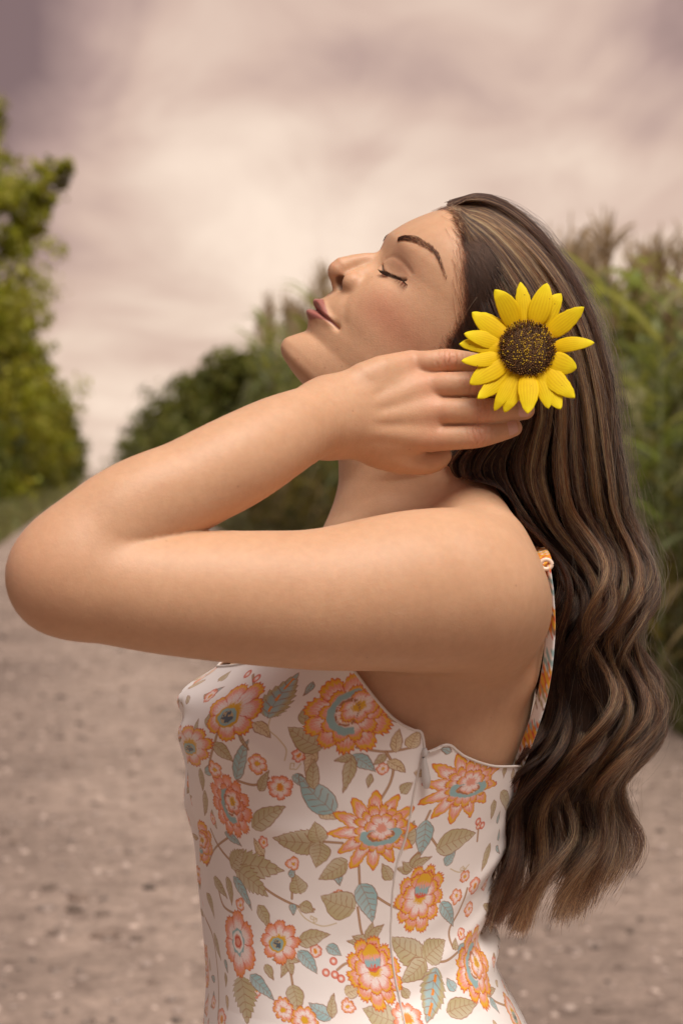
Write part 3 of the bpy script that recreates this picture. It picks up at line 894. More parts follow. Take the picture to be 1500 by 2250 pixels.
for p in ([(780, 1642), (845, 1652), (905, 1640)], [(845, 1652), (862, 1682), (856, 1720), (835, 1756)], [(518, 1716), (560, 1722), (590, 1708)], [(708, 1850), (748, 1852)],
          [(790, 1900), (793, 1945)], [(785, 1996), (792, 2045), (805, 2065)], [(812, 1962), (850, 1988), (880, 2000)], [(462, 1820), (498, 1880), (545, 1922), (600, 1965), (660, 1992), (690, 2000)],
          [(944, 1780), (937, 1803)], [(945, 1838), (960, 1864)], [(921, 1870), (903, 1890), (905, 1908)], [(996, 2084), (986, 2045), (1008, 2000), (1024, 1950)], [(934, 2107), (975, 2113), (1004, 2094)],
          [(630, 2112), (640, 2160), (648, 2200)], [(530, 2143), (524, 2112)], [(1055, 2165), (1088, 2200), (1125, 2215)], [(480, 1600), (470, 1640), (456, 1700)], [(506, 1840), (470, 1870), (455, 1900)],
          [(740, 2130), (755, 2120), (785, 2112)], [(560, 1510), (556, 1482)], [(476, 1930), (490, 1990), (527, 2010)], [(640, 1975), (640, 1910)], [(1053, 1812), (1048, 1850)], [(448, 2000), (470, 2060), (480, 2140), (478, 2240)]):
    stem(p)
for a in (((545, 1545), (575, 1500), 46, 'o'), ((690, 1640), (668, 1700), 40, 'o'), ((640, 1700), (672, 1730), 34, 'b'), ((668, 1590), (690, 1540), 44), ((850, 1560), (884, 1575), 40), ((560, 1590), (596, 1620), 40, 'o'),
          ((735, 1900), (742, 1945), 40, 'b'), ((878, 1740), (905, 1720), 36), ((580, 1880), (560, 1840), 34, 'o'), ((566, 1990), (590, 2040), 44), ((720, 2080), (752, 2100), 34, 'b'), ((860, 1930), (842, 1900), 38), ((760, 2190), (790, 2170), 44, 'o'),
          ((580, 2120), (600, 2150), 34), ((700, 1780), (740, 1800), 40, 'o'), ((975, 1900), (1000, 1870), 40, 'b'), ((1060, 1990), (1046, 2030), 34), ((1000, 2180), (980, 2150), 40, 'b'), ((900, 2190), (880, 2170), 34)):
    leaf(*a)
for c_p, r_p, n_p, s_p in (((656, 1660), 15, 6, 2), ((692, 1756), 12, 5, 1), ((578, 1850), 13, 5, 2), ((744, 1966), 13, 6, 1), ((690, 2090), 14, 6, 2), ((842, 1690), 12, 5, 1), ((764, 2210), 16, 7, 1), ((1010, 2050), 13, 5, 2), ((470, 1560), 14, 5, 1), ((562, 2180), 13, 6, 2)):
    flower(c_p, r_p, r_p, n_p, .4, 'small', s_p)
tendril([(597, 1578), (592, 1605), (612, 1622), (625, 1645), (622, 1672)], (645, 1680), 12)
tendril([(652, 1990), (672, 2020), (705, 2034), (738, 2030)], (690, 2018), 9)
tendril([(990, 1908), (1010, 1915), (1030, 1900)], (1016, 1908), 7)
for a in (((590, 1575), (656, 1476), 100, 'm', .25), ((712, 1642), (630, 1600), 78), ((734, 1784), (658, 1704), 84, 'b'), ((686, 1735), (692, 1668), 40), ((776, 1658), (828, 1698), 44, 'b'), ((776, 1660), (752, 1742), 38),
          ((772, 1662), (734, 1672), 26), ((866, 1652), (876, 1602), 34, 'o'), ((852, 1672), (892, 1698), 34, 'o'), ((846, 1656), (824, 1682), 26), ((898, 1644), (920, 1604), 46, 'o'), ((518, 1714), (544, 1626), 44, 'b'),
          ((468, 1635), (510, 1672), 46), ((452, 1700), (484, 1686), 34, 'b'), ((574, 1738), (590, 1694), 34), ((556, 1818), (628, 1774), 66), ((496, 1828), (532, 1860), 30, 'b'),
          ((712, 1852), (598, 1842), 84, 'k', .12), ((706, 1852), (694, 1808), 62), ((706, 1850), (694, 1908), 70), ((512, 1904), (622, 1912), 96, 'k', .3), ((520, 1910), (592, 1968), 80, 'k', .3), ((510, 1905), (534, 1866), 64, 'k', .3),
          ((512, 1928), (554, 2000), 38, 'b'), ((764, 1890), (698, 1932), 62), ((782, 1998), (706, 1970), 96), ((792, 1942), (816, 2026), 72, 'b'), ((937, 1801), (921, 1884), 62, 'b'), ((886, 1866), (912, 1804), 60), ((954, 1866), (1044, 1830), 82, 'k'),
          ((905, 1910), (868, 1908), 30), ((905, 1910), (884, 1892), 32), ((905, 1908), (922, 1874), 32), ((905, 1908), (948, 1880), 30), ((807, 2067), (764, 2070), 30), ((807, 2067), (776, 2054), 30), ((807, 2065), (820, 2028), 34), ((807, 2066), (843, 2030), 32),
          ((934, 2107), (858, 2060), 92, 'k', .1), ((934, 2107), (978, 2064), 84, 'k', .1), ((934, 2107), (880, 2158), 62), ((956, 2126), (934, 2246), 84, 'm', .25), ((982, 2224), (1050, 2204), 62), ((969, 1986), (994, 2034), 46, 'b'),
          ((1004, 2094), (1028, 2074), 34, 'b'), ((1000, 2090), (1000, 2060), 26), ((658, 2068), (724, 2052), 56), ((656, 2088), (698, 2136), 46, 'b'), ((630, 2106), (596, 2112), 28), ((630, 2106), (616, 2148), 30), ((630, 2106), (642, 2144), 30), ((630, 2106), (658, 2114), 28),
          ((530, 2143), (544, 2250), 112, 'k', .3), ((547, 2143), (602, 2200), 48, 'b'), ((645, 2166), (656, 2226), 58), ((727, 2234), (678, 2202), 50, 'b'), ((730, 2234), (736, 2182), 30), ((868, 2244), (796, 2216), 90, 'k', .1),
          ((1100, 1740), (1112, 1786), 40), ((1076, 1855), (1056, 1914), 36), ((1085, 1760), (1078, 1800), 30), ((470, 1930), (500, 1975), 40), ((500, 1925), (508, 1990), 34), ((456, 1960), (470, 2020), 36), ((470, 2050), (486, 2110), 34),
          ((455, 1600), (468, 1560), 30), ((430, 1620), (438, 1580), 30), ((452, 1740), (450, 1790), 30), ((440, 1690), (446, 1740), 34), ((660, 1965), (648, 1920), 60), ((660, 1985), (688, 2002), 40), ((640, 1985), (648, 2010), 26, 'b'), ((634, 1926), (650, 1912), 24, 'b'),
          ((1065, 2185), (1088, 2172), 26), ((1075, 2195), (1095, 2226), 30, 'b'), ((1100, 1990), (1070, 2040), 30), ((445, 1500), (420, 1496), 26, 'o'), ((480, 1500), (508, 1474), 44), ((545, 1650), (520, 1600), 10)):
    leaf(*a)
flower((508, 1566), 66, 66, 7, .2, 'bowl', 1)
flower((768, 1566), 92, 96, 11, .2, 'peony', 3)
flower((506, 1772), 60, 76, 11, .3, 'peony', 2)
flower((820, 1826), 96, 94, 12, .1, 'dahlia', 1)
flower((1020, 1722), 104, 86, 12, .0, 'dahlia', 3)
flower((921, 1968), 62, 78, 10, -.1, 'hang', 1)
flower((822, 2128), 64, 78, 10, .1, 'hang', 3)
flower((523, 2067), 58, 74, 6, .2, 'ring', 2)
flower((613, 2066), 50, 48, 8, .0, 'bowl', 2)
flower((1040, 2122), 66, 92, 9, -.4, 'peony', 1)
flower((1126, 2226), 50, 44, 6, .2, 'bowl', 1)
flower((452, 1478), 52, 30, 6, .2, 'bowl', 3)
flower((440, 1850), 70, 50, 8, .2, 'peony', 1)
flower((418, 1640), 90, 46, 8, .2, 'bowl', 3)
flower((452, 2120), 90, 50, 8, .2, 'peony', 3)
for c, r, n, sd in (((612, 1728), 29, 7, 2), ((566, 1676), 23, 6, 1), ((620, 2217), 26, 9, 1), ((672, 2244), 30, 9, 1), ((1000, 1970), 18, 5, 1), ((1042, 1948), 20, 6, 2), ((1031, 1996), 18, 5, 1), ((1022, 1926), 15, 4, 1),
                    ((642, 1900), 16, 3, 1), ((527, 1990), 15, 3, 1), ((487, 2237), 24, 6, 2), ((894, 2236), 34, 8, 2), ((1050, 1812), 10, 4, 1), ((470, 1692), 20, 5, 1)):
    flower(c, r, r, n, .3, 'small', sd)
for b in ((731, 2112), (716, 2140), (735, 2140), (748, 2152), (546, 1480), (562, 1492), (1048, 1803), (1058, 1812)): berry(b, 9)
# small sprigs fill what is still bare cloth, round the front and between the large flowers
_rg = np.random.default_rng(12)
for _k in range(900):
    c_s, c_z = _rg.uniform(4, Sg[-1] - 4), _rg.uniform(1010, 1300)
    r_s = _rg.choice([13.0, 9.0, 6.5])
    sl = region((c_s, c_z), r_s)
    if sl is None: continue
    m_ = ((S2[sl] - c_s) ** 2 + (Z2[sl] - c_z) ** 2 < r_s ** 2)
    if m_.sum() < 20 or (np.abs(paint[sl][m_] - CREAM).sum(1) > .02).any(): continue
    if Z2[sl][m_].min() > c_z - r_s * .5: continue
    a_s = _rg.uniform(0, 6.28)
    if r_s > 8:
        leaf((c_s, c_z), (c_s + r_s * .95 * math.cos(a_s), c_z + r_s * .95 * math.sin(a_s)), r_s * .55, _rg.choice(['k', 'b', 'o']), mm=True)
        leaf((c_s, c_z), (c_s + r_s * .9 * math.cos(a_s + 2.2), c_z + r_s * .9 * math.sin(a_s + 2.2)), r_s * .5, 'k', mm=True)
        flower((c_s, c_z), r_s * .55, r_s * .55, int(_rg.integers(5, 8)), a_s, 'small', int(_rg.integers(1, 5)), mm=True)
    else:
        leaf((c_s - r_s * .8 * math.cos(a_s), c_z - r_s * .8 * math.sin(a_s)), (c_s + r_s * .8 * math.cos(a_s), c_z + r_s * .8 * math.sin(a_s)), r_s * .7, _rg.choice(['k', 'o', 'b']), mm=True)
# the seam of the zip is a narrow grey line in the cloth
ZIP = catmull([(927, 1648), (918, 1700), (906, 1760), (899, 1800), (888, 1850), (870, 1905), (862, 1965), (858, 2050), (862, 2110), (874, 2180), (892, 2262)], 60)
stem([tuple(p) for p in ZIP[::4]], .45, np.array([.52, .47, .46]))
# whole-garment colour field: far side takes the near side's print, the skirt repeats it
allc = np.tile(CREAM, (NU, NV1 + NV2, 1))
allc[:NU_N, :NV1] = paint
mi = np.clip(((THM[NU_N:] + np.pi / 2) / np.pi * (NU_N - 1)).round().astype(int), 0, NU_N - 1)
allc[NU_N:, :NV1] = paint[mi]
lowz = Zg[0, NV1:]
for q, z in enumerate(lowz):
    zr = (1.035 + ((ZLOW - z) % 0.24)) * 1000
    j = np.argmin(np.abs(Z2 - zr), 1)
    row = paint[np.arange(NU_N), j]
    allc[:NU_N, NV1 + q] = row; allc[NU_N:, NV1 + q] = row[mi]
idx = np.arange(NU * (NV1 + NV2)).reshape(NU, -1)
nxt = np.roll(idx, -1, 0)
FQ = np.stack([idx[:, :-1], idx[:, 1:], nxt[:, 1:], nxt[:, :-1]], -1).reshape(-1, 4)
dress_me = mesh_np('dress', Pg.reshape(-1, 3), FQ)
col_attr(dress_me, 'print', allc.reshape(-1, 3))
cl = Mat('printed_satin', (0.8, 0.75, 0.7), 0.42)
cl.base(cl.attr('print'))
cl.set('Sheen Weight', 0.25); cl.set('Sheen Roughness', 0.4); cl.set('Specular IOR Level', 0.45)
wv_ = cl.noise(1500, 2, 0.6)
cl.normal(cl.bump(wv_, 0.12, 0.0002, cl.bump(cl.noise(22, 3, 0.5), 0.22, 0.004)))
dress = link('dress', dress_me, cl.m, person); dress.matrix_parent_inverse = Matrix.Translation((-0.03, 0, 0))
so = dress.modifiers.new('thickness', 'SOLIDIFY'); so.thickness = 0.0009; so.offset = -1
dress['label'] = 'sleeveless white dress printed with coral, orange and yellow flowers'
def tube(path, rad, sides=8, close=True):
    """tube along world points; rad scalar or per point"""
    P_ = np.asarray(path, float); n = len(P_); rad = np.broadcast_to(rad, (n,))
    T = np.gradient(P_, axis=0); T /= np.linalg.norm(T, axis=1)[:, None] + 1e-12
    up = np.array([0.13, -0.97, 0.2]); V_, F_ = [], []
    for i in range(n):
        a = np.cross(T[i], up); a /= np.linalg.norm(a) + 1e-9; b = np.cross(T[i], a)
        up = np.cross(a, T[i])
        for k in range(sides):
            q = 2 * math.pi * k / sides
            V_.append(P_[i] + rad[i] * (math.cos(q) * a + math.sin(q) * b))
    for i in range(n - 1):
        for k in range(sides):
            F_.append((i * sides + k, i * sides + (k + 1) % sides, (i + 1) * sides + (k + 1) % sides, (i + 1) * sides + k))
    return np.array(V_), np.array(F_)
def joinm(parts):
    V_, F_, o = [], [], 0
    for v, f in parts:
        V_.append(v); F_.append(f + o); o += len(v)
    return np.concatenate(V_), np.concatenate(F_)
def on_dress(px, py, lift=0.0):
    sub = (npx - px) ** 2 + (npy - py) ** 2
    i, j = np.unravel_index(np.argmin(sub), sub.shape)
    p = near[i, j].copy()
    c = np.array([torso_sec(p[2])[0], 0, p[2]])
    n = p - c; n /= np.linalg.norm(n)
    return p + n * lift
trim = Mat('trim', (0.72, 0.66, 0.62), 0.5)
V_, F_ = tube([on_dress(p[0], p[1], .0002) for p in ZIP], 0.00075, 6)
zp = link('zipper', mesh_np('zipper', V_, F_), trim.m, dress)
V1, F1 = tube([on_dress(929, 1642, .004), on_dress(929, 1655, .0048), on_dress(928, 1662, .0045)], [.0016, .0024, .0014], 8)
pr = catmull([(927, 1662, .0016), (927, 1672, .0020), (929, 1695, .0030), (931, 1715, .0034), (932, 1728, .0022)], 10)
V2_, F2_ = tube([on_dress(a, b, .0046) for a, b, _ in pr], pr[:, 2], 10)
pull = Mat('zip_pull', (0.62, 0.60, 0.60), 0.35); pull.set('Metallic', 0.3)
V_, F_ = joinm([(V1, F1), (V2_, F2_)])
link('zip_pull', mesh_np('zip_pull', V_, F_), pull.m, dress)
lp = catmull([(940, 1652), (955, 1647), (968, 1640), (966, 1632), (974, 1630), (976, 1638), (984, 1630), (991, 1632), (988, 1640), (980, 1642)], 40)
V_, F_ = tube([on_dress(a, b + 3, .0022) + np.array([0, 0, 3 * K0]) for a, b in lp], .0009, 6)
link('hanger_loop', mesh_np('hanger_loop', V_, F_), trim.m, dress)
# bound edge of the neckline
edge = Pg[:, 0]
ee = edge[np.r_[0:NU_N:3, NU_N:NU]]; ee = np.concatenate([ee, ee[:1]])
V_, F_ = tube(ee + np.array([0, 0, .0003]), 0.0011, 6)
bo = link('binding', mesh_np('binding', V_, F_), trim.m, dress)
def ribbon(path, width, wdir, th=0.0009, n=60, color=None):
    P_ = catmull(path, n); T = np.gradient(P_, axis=0); T /= np.linalg.norm(T, axis=1)[:, None]
    V_, F_ = [], []
    m = 7
    for i in range(n):
        w = np.array(wdir(i / (n - 1))); w = w - T[i] * (w @ T[i]); w /= np.linalg.norm(w); nn = np.cross(T[i], w)
        for side in (1, -1):
            for k in range(m):
                q = (k / (m - 1) - .5) * side
                V_.append(P_[i] + w * q * width + nn * th * .5 * side)
    m2 = 2 * m
    for i in range(n - 1):
        for k in range(m2):
            F_.append((i * m2 + k, i * m2 + (k + 1) % m2, (i + 1) * m2 + (k + 1) % m2, (i + 1) * m2 + k))
    return np.array(V_), np.array(F_)
sp = WA([(1134, 1690, -.062), (1150, 1650, -.068), (1172, 1590, -.082), (1190, 1530, -.092), (1202, 1460, -.100), (1208, 1380, -.106), (1205, 1310, -.114), (1198, 1250, -.122), (1194, 1226, -.108), (1182, 1208, -.082), (1160, 1195, -.060)])
V_, F_ = ribbon(sp, .0105, lambda t: (0.55, -0.83, 0.0), .0012, 110)
st_me = mesh_np('strap', V_, F_)
sz = V_[:, 2] * 1000
u_ = (V_ @ np.array([.55, -.83, 0])) * 1000
cc = np.tile(CREAM, (len(V_), 1))
q = np.sin(sz / 7.3) + .6 * np.sin(sz / 3.1 + u_)
cc[q > .55] = ORANGE; cc[(q > .35) & (q <= .55)] = CORAL; cc[q > 1.1] = YELL
q2 = np.sin(sz / 9.1 + 2) + .5 * np.sin(u_ + sz / 2.2); cc[(q2 > .9) & (q <= .35)] = BLUE; cc[(q2 < -1.05) & (q <= .35)] = KHAKI; cc[(q2 < -.95) & (q2 > -1.05) & (q <= .35)] = BROWN
col_attr(st_me, 'print', cc)
strap = link('strap', st_me, cl.m, dress)
for s_ in (1,):
    Vf = V_.copy(); Vf[:, 1] *= -1
    sf_me = mesh_np('strap', Vf, F_[:, ::-1]); col_attr(sf_me, 'print', cc)
    link('strap', sf_me, cl.m, dress)
# adjuster knob at the top of the strap
kc = np.array(W(1199, 1240, -.125))
aa = np.linspace(0, 2 * math.pi, 17)
V_, F_ = tube([kc + np.array([math.cos(a) * .0042, 0, math.sin(a) * .0036]) for a in aa], .0016, 8)
kn = Mat('knob', (0.80, 0.62, 0.50), 0.3)
link('strap_slider', mesh_np('strap_slider', V_, F_), kn.m, dress)
print('T: dress', round(_t.time() - _t0, 1))
# ------------------------------------------------------------------ hair
NT = 44
GUIDES = [
 [(1030,612),(1042,700),(1068,800),(1095,880),(1080,940),(1015,985),(985,1020),(1020,1075),(1100,1130),(1172,1195),(1206,1290),(1212,1400),(1188,1520),(1150,1650),(1115,1780),(1090,1900),(1075,1990)],
 [(1025,540),(1052,640),(1090,750),(1128,850),(1130,930),(1080,990),(1055,1040),(1100,1095),(1180,1165),(1240,1260),(1258,1380),(1240,1500),(1200,1640),(1160,1780),(1130,1900),(1112,2035)],
 [(1015,490),(1068,570),(1130,690),(1178,800),(1200,900),(1185,980),(1172,1060),(1210,1150),(1270,1240),(1292,1360),(1290,1480),(1260,1620),(1220,1770),(1185,1900),(1162,2045)],
 [(1005,466),(1088,530),(1168,640),(1228,760),(1260,880),(1270,980),(1280,1080),(1312,1180),(1338,1290),(1338,1420),(1332,1540),(1302,1680),(1272,1820),(1245,1930),(1222,2030)],
 [(995,456),(1085,482),(1190,580),(1268,710),(1305,850),(1325,980),(1342,1100),(1368,1210),(1380,1330),(1374,1450),(1384,1570),(1358,1700),(1322,1830),(1304,1940),(1288,2005)],
 [(996,454),(1070,446),(1195,532),(1285,670),(1332,820),(1352,970),(1372,1100),(1398,1220),(1408,1330),(1402,1450),(1410,1570),(1376,1700),(1345,1810),(1325,1890),(1300,1950)],
 [(996,449),(1040,431),(1110,448),(1205,530),(1292,665),(1334,820),(1354,960),(1374,1090),(1394,1210),(1404,1320),(1408,1450),(1422,1570),(1390,1690),(1352,1790),(1330,1870)]]
YT = np.array([0, .12, .33, .5, .7, 1.0])
YN = np.array([[-.068,-.082,-.092,-.080,-.062,-.045],[-.066,-.084,-.094,-.084,-.070,-.050],[-.060,-.082,-.092,-.088,-.076,-.055],[-.050,-.074,-.084,-.084,-.076,-.055],
               [-.032,-.058,-.068,-.068,-.062,-.048],[-.015,-.034,-.044,-.046,-.044,-.034],[0,0,0,0,0,0]])
def arc_resample(p, n):
    q = catmull(p, 300); s = np.concatenate([[0], np.cumsum(np.linalg.norm(np.diff(q, axis=0), axis=1))])
    u = np.linspace(0, s[-1], n)
    return np.stack([np.interp(u, s, q[:, k]) for k in range(q.shape[1])], 1)
T_ = np.linspace(0, 1, NT)
GP = np.stack([arc_resample(g, NT) for g in GUIDES])                # 7, NT, 2
GY = np.stack([np.interp(T_, YT, y) for y in YN])
GY = np.stack([np.convolve(np.pad(y, 3, mode='edge'), np.ones(7) / 7, 'valid') for y in GY])
def hair_pos(s, l):
    """s 0..6 from the face side to the back, l 0..1 from the near side to the far side; returns n, NT, 3 in photo units"""
    s = np.clip(s, 0, 6); i = np.minimum(s.astype(int), 5); f = (s - i)[:, None]
    xy = GP[i] * (1 - f[..., None]) + GP[i + 1] * f[..., None]
    y = GY[i] * (1 - f) + GY[i + 1] * f
    return np.concatenate([xy, (y * (1 - 2 * l[:, None]))[..., None]], 2)
def f_hairbody(P):
    a, b, y = head_frame(P)
    d = ell(a, b, np.abs(y), (-93, 128, 0), (93, 66, 73)) * MM
    # temple and jaw
    d = np.minimum(d, ell(a, b, np.abs(y), (-75, 70, 0), (70, 75, 68)) * MM)
    d = np.minimum(d, f_torso(P, 0.0))
    d = np.minimum(d, pchain(P, NECK, n=6, sy=.9))
    d = np.minimum(d, pchain(P, [(1040, 1330, -.120, 172), (1010, 1298, -.150, 180)]))
    for s in (1, -1):
        d = np.minimum(d, pchain(P, [(990, 1040, s * .035, 80), (1030, 1120, s * .07, 80), (1060, 1200, s * .125, 100)]))
    return d
def push_out(P, tmask, clear=0.0035, it=3):
    """keep the strands outside head and shoulders; tmask in 0..1 weights the push per point"""
    shp = P.shape; Q = P.reshape(-1, 3).copy(); w = tmask.reshape(-1)
    for _ in range(it):
        d = f_hairbody(Q)
        k = np.nonzero(d < clear)[0]
        if not len(k): break
        q = Q[k]; d0 = d[k]; e = 0.001
        g = np.stack([f_hairbody(q + np.eye(3)[j] * e) - d0 for j in range(3)], 1) / e
        g /= np.linalg.norm(g, axis=1)[:, None] + 1e-6
        Q[k] += g * ((clear - d0) * w[k])[:, None]
    return Q.reshape(shp)
def wave(px, py, ph, amp):
    """the long S-waves of the lower hair"""
    a = np.clip((py - 1060) / 260, 0, 1) * np.clip((2100 - py) / 250, 0.25, 1) * amp
    w = 2 * np.pi * (py - 1262 + ph) / 318
    return a * np.cos(w), a * np.sin(w)
def make_strands(n, seed, s_range=(0, 6), near_bias=0.62, loose=0.0, nclump=84, keep=None):
    r = np.random.default_rng(seed)
    s = r.uniform(*s_range, n)
    if s_range == (0, 6):                                            # denser along the crown silhouette
        s = np.where(r.random(n) < .20, 6 - 1.5 * r.random(n) ** 1.6, s)
    u = r.random(n)
    l = np.where(u < near_bias, r.beta(1.0, 3.2, n) * .42, np.where(u < .82, 1 - r.beta(1.0, 3.0, n) * .42, r.random(n)))
    cs = r.uniform(0, 6.0, nclump); cl_ = np.where(r.random(nclump) < .65, r.beta(1, 3, nclump) * .45, r.random(nclump))
    dist = (s[:, None] - cs[None]) ** 2 * 1.0 + ((l[:, None] - cl_[None]) * 5.0) ** 2
    c = np.argmin(dist + r.random((n, nclump)) * .015, 1)
    P = hair_pos(s, l); Pc = hair_pos(cs[c], cl_[c])
    # clump centres wander a little from each other
    cph = r.normal(0, 26, nclump) + (cs - 3) * 9; camp = r.uniform(14, 42, nclump)
    cdx = r.normal(0, 1, (nclump, 3)); cfr = r.uniform(.9, 1.7, nclump); clen = np.clip(r.normal(.94, .085, nclump), .70, 1.03)
    t = T_[None, :]
    pull = (np.clip((t - .10) / .5, 0, 1) * .66 + np.clip((t - .7) / .3, 0, 1) * .26) * (1 - loose)
    X = P + (Pc - P) * pull[..., None] * np.array([1, 0.25, 1])
    X_c = (12 * r.normal(0, 1, n) * MM)[:, None] * (np.clip(s - 4.6, 0, 1)[:, None] * np.exp(-t / .35))
    X[..., 2] += X_c
    X[..., 1] -= (7 * r.random(n) * np.clip(s - 4.0, 0, 1))[:, None] * np.exp(-((t - .06) / .07) ** 2)
    wx, wy = wave(X[..., 0], X[..., 1], (cph[c] + r.normal(0, 7, n))[:, None], (camp[c] * r.normal(1, .14, n))[:, None])
    X[..., 0] += wx
    X[..., 2] += wy * 0.00045 * np.sign(.5 - l)[:, None] * -1
    grow = np.clip((t - .15) / .5, 0, 1)
    X[..., 0] += grow * 5 * np.sin(2 * np.pi * (t * cfr[c][:, None] * 1.6 + cdx[c, 0][:, None])) * (cdx[c, 2][:, None] * .6)
    X[..., 2] += grow * .006 * np.sin(2 * np.pi * (t * cfr[c][:, None] * 2.2 + cdx[c, 1][:, None]))
    # depth relief: alternate locks lie above and below their neighbours
    X[..., 2] += (0.008 * np.sin(cdx[c, 2] * 9.0))[:, None] * np.clip((t - .04) / .3, 0, 1) * np.sign(.5 - l)[:, None]
    # ends spread
    sp_ = np.clip((t - .72) / .28, 0, 1) ** 1.6
    X[..., 0] += sp_ * (r.normal(0, 11, n) + (cdx[c, 0] - .5) * 30)[:, None]
    X[..., 1] += sp_ * (r.normal(0, 12, n) - np.abs(cdx[c, 0]) * 16)[:, None]
    X[..., 2] += sp_ * (r.normal(0, .006, n))[:, None]
    # every hair strays a little
    for k, (a_, f_) in enumerate(((2.2 + 12 * loose, 2.3), (1.0 + 6 * loose, 6.1), (.45 + 2 * loose, 14.0))):
        p1, p2, p3 = r.uniform(0, 6.28, (3, n, 1))
        g = np.clip(t / .12, 0, 1)
        X[..., 0] += g * a_ * np.sin(f_ * 2 * np.pi * t * (1 + .2 * p3) / 1.6 + p1); X[..., 1] += g * a_ * .7 * np.sin(f_ * 2 * np.pi * t + p2)
        X[..., 2] += g * a_ * .00033 * np.sin(f_ * 2 * np.pi * t + p3)
    # cut to length
    ln = np.clip(clen[c] * np.clip(r.normal(.985, .07, n), .70, 1.06), .7, 1.0)
    st0 = r.exponential(.006, n).clip(0, .05)
    X[:, 0, :2] += r.normal(0, 3, (n, 2)); X[:, 0, 0] -= r.exponential(3, n).clip(0, 14)
    out_ = np.empty_like(X)
    for k in range(n):
        uu = st0[k] + T_ * (ln[k] - st0[k])
        for q in range(3): out_[k, :, q] = np.interp(uu, T_, X[k, :, q])
    Wd = WA(out_.reshape(-1, 3)).reshape(out_.shape)
    tm = np.ones((n, NT)); 
    Wd = push_out(Wd, tm, 0.0030 + 0.0)
    return Wd, s, l, c, cs
def strand_colors(s, l, c, cs, n, seed, light=0.22):
    r = np.random.default_rng(seed)
    m = len(cs)
    v = np.clip(r.beta(.8, 2.2, m) , 0, 1)
    v = v * (.06 + .62 * np.exp(-((cs - 3.2) / 1.7) ** 2))
    hv = np.clip(v[c] + r.normal(.03, .10, n), 0, 1)
    hv = np.where(r.random(n) < .10, np.clip(hv + .50, 0, 1), hv)
    # painted highlights: runs of neighbouring strands from the parting
    st = (np.sin(s * 17.0 + 1.3) > .50) & (s > 1.7) & (s < 5.6) & (r.random(n) < .62)
    hv = np.where(st, np.clip(hv + .5, 0, 1), hv)
    dark = np.array([0.011, 0.0045, 0.003]); mid = np.array([0.058, 0.023, 0.011]); lite = np.array([0.60, 0.36, 0.14])
    a = np.clip(hv / .45, 0, 1)[:, None]; b = np.clip((hv - .40) / .5, 0, 1)[:, None]
    return (dark * (1 - a) + mid * a) * (1 - b) + lite * b
def hair_curves(name, Wd, rad_root, rad_tip, colors, mat, parent):
    n, m, _ = Wd.shape
    hc = bpy.data.hair_curves.new(name)
    hc.add_curves([m] * n)
    hc.position_data.foreach_set('vector', np.ascontiguousarray(Wd, np.float32).ravel())
    ra = hc.attributes.get('radius') or hc.attributes.new('radius', 'FLOAT', 'POINT')
    t = np.linspace(0, 1, m)[None]
    rr_ = np.broadcast_to(rad_root, (n,))[:, None] * (1 - t ** 1.5) + rad_tip * t ** 1.5
    ra.data.foreach_set('value', np.ascontiguousarray(rr_, np.float32).ravel())
    ca = hc.attributes.new('tint', 'FLOAT_COLOR', 'CURVE')
    a = np.ones((n, 4), np.float32); a[:, :3] = colors
    ca.data.foreach_set('color', a.ravel())
    hc.materials.append(mat)
    o = bpy.data.objects.new(name, hc); COL.objects.link(o); o.parent = parent
    if parent is person: o.matrix_parent_inverse = Matrix.Translation((-0.03, 0, 0))
    return o
hm = bpy.data.materials.new('hair_fibre'); hm.use_nodes = True
ht = hm.node_tree; ht.nodes.clear()
ho = ht.nodes.new('ShaderNodeOutputMaterial'); hp = ht.nodes.new('ShaderNodeBsdfHairPrincipled')
hp.parametrization = 'COLOR'
hp.inputs['IOR'].default_value = 1.36; hp.inputs['Roughness'].default_value = 0.32; hp.inputs['Radial Roughness'].default_value = 0.5
hp.inputs['Random Roughness'].default_value = 0.2 if 'Random Roughness' in hp.inputs else 0
at_ = ht.nodes.new('ShaderNodeAttribute'); at_.attribute_name = 'tint'
ht.links.new(at_.outputs['Color'], hp.inputs['Color']); ht.links.new(hp.outputs[0], ho.inputs[0])

# the dark inner mass of the hair, as thick locks grown together
def f_mass(P):
    d = np.full(len(P), .2)
    for g, (s, r0) in enumerate(((0.3, 10), (0.8, 14), (1.4, 18), (2.0, 21), (2.7, 22), (3.4, 22), (4.1, 18), (4.8, 12), (5.4, 6))):
        for l in (0.14, 0.5, 0.86) if s > 2.5 else (0.14, 0.86):
            q = hair_pos(np.array([s]), np.array([l]))[0]
            wx, _ = wave(q[:, 0], q[:, 1], (s - 3) * 9, 26); q[:, 0] += wx
            tt_ = T_[:, None]
            rad = r0 * np.interp(T_, [0, .12, .3, .6, .8, .92, 1], [.1, .55, 1, 1.05, .8, .35, .15])
            rows = np.column_stack([q, rad])[::2]
            keep_ = rows[:, 1] < 1930
            d = smin(d, pchain(P, rows[keep_]), .010)
    a, b, y = head_frame(P)
    cap = f_head(P) - .0022
    hl = np.interp(b, [30, 85, 99, 109, 140, 153, 177, 182, 200], [-92, -90, -86, -79, -69, -56, -32, -22, -16])
    cap = smax(cap, (a - hl + 2) * MM, .003)
    cap = smax(cap, (45 - b) * MM, .01)
    return smin(d, cap, .006)
mx0, mx1 = W(960, 0, -.1)[0], W(1470, 0, 0)[0]
Vm, Fm = surface_nets(f_mass, axis([(mx0, mx1, .0035)]), axis([(-.12, .12, .004)]), axis([(W(0, 2080, 0)[2], W(0, 400, 0)[2], .0035)]))
mass_me = mesh_np('hair', Vm, Fm)
hmass = Mat('hair_inner', (0.012, 0.006, 0.004), 0.75)
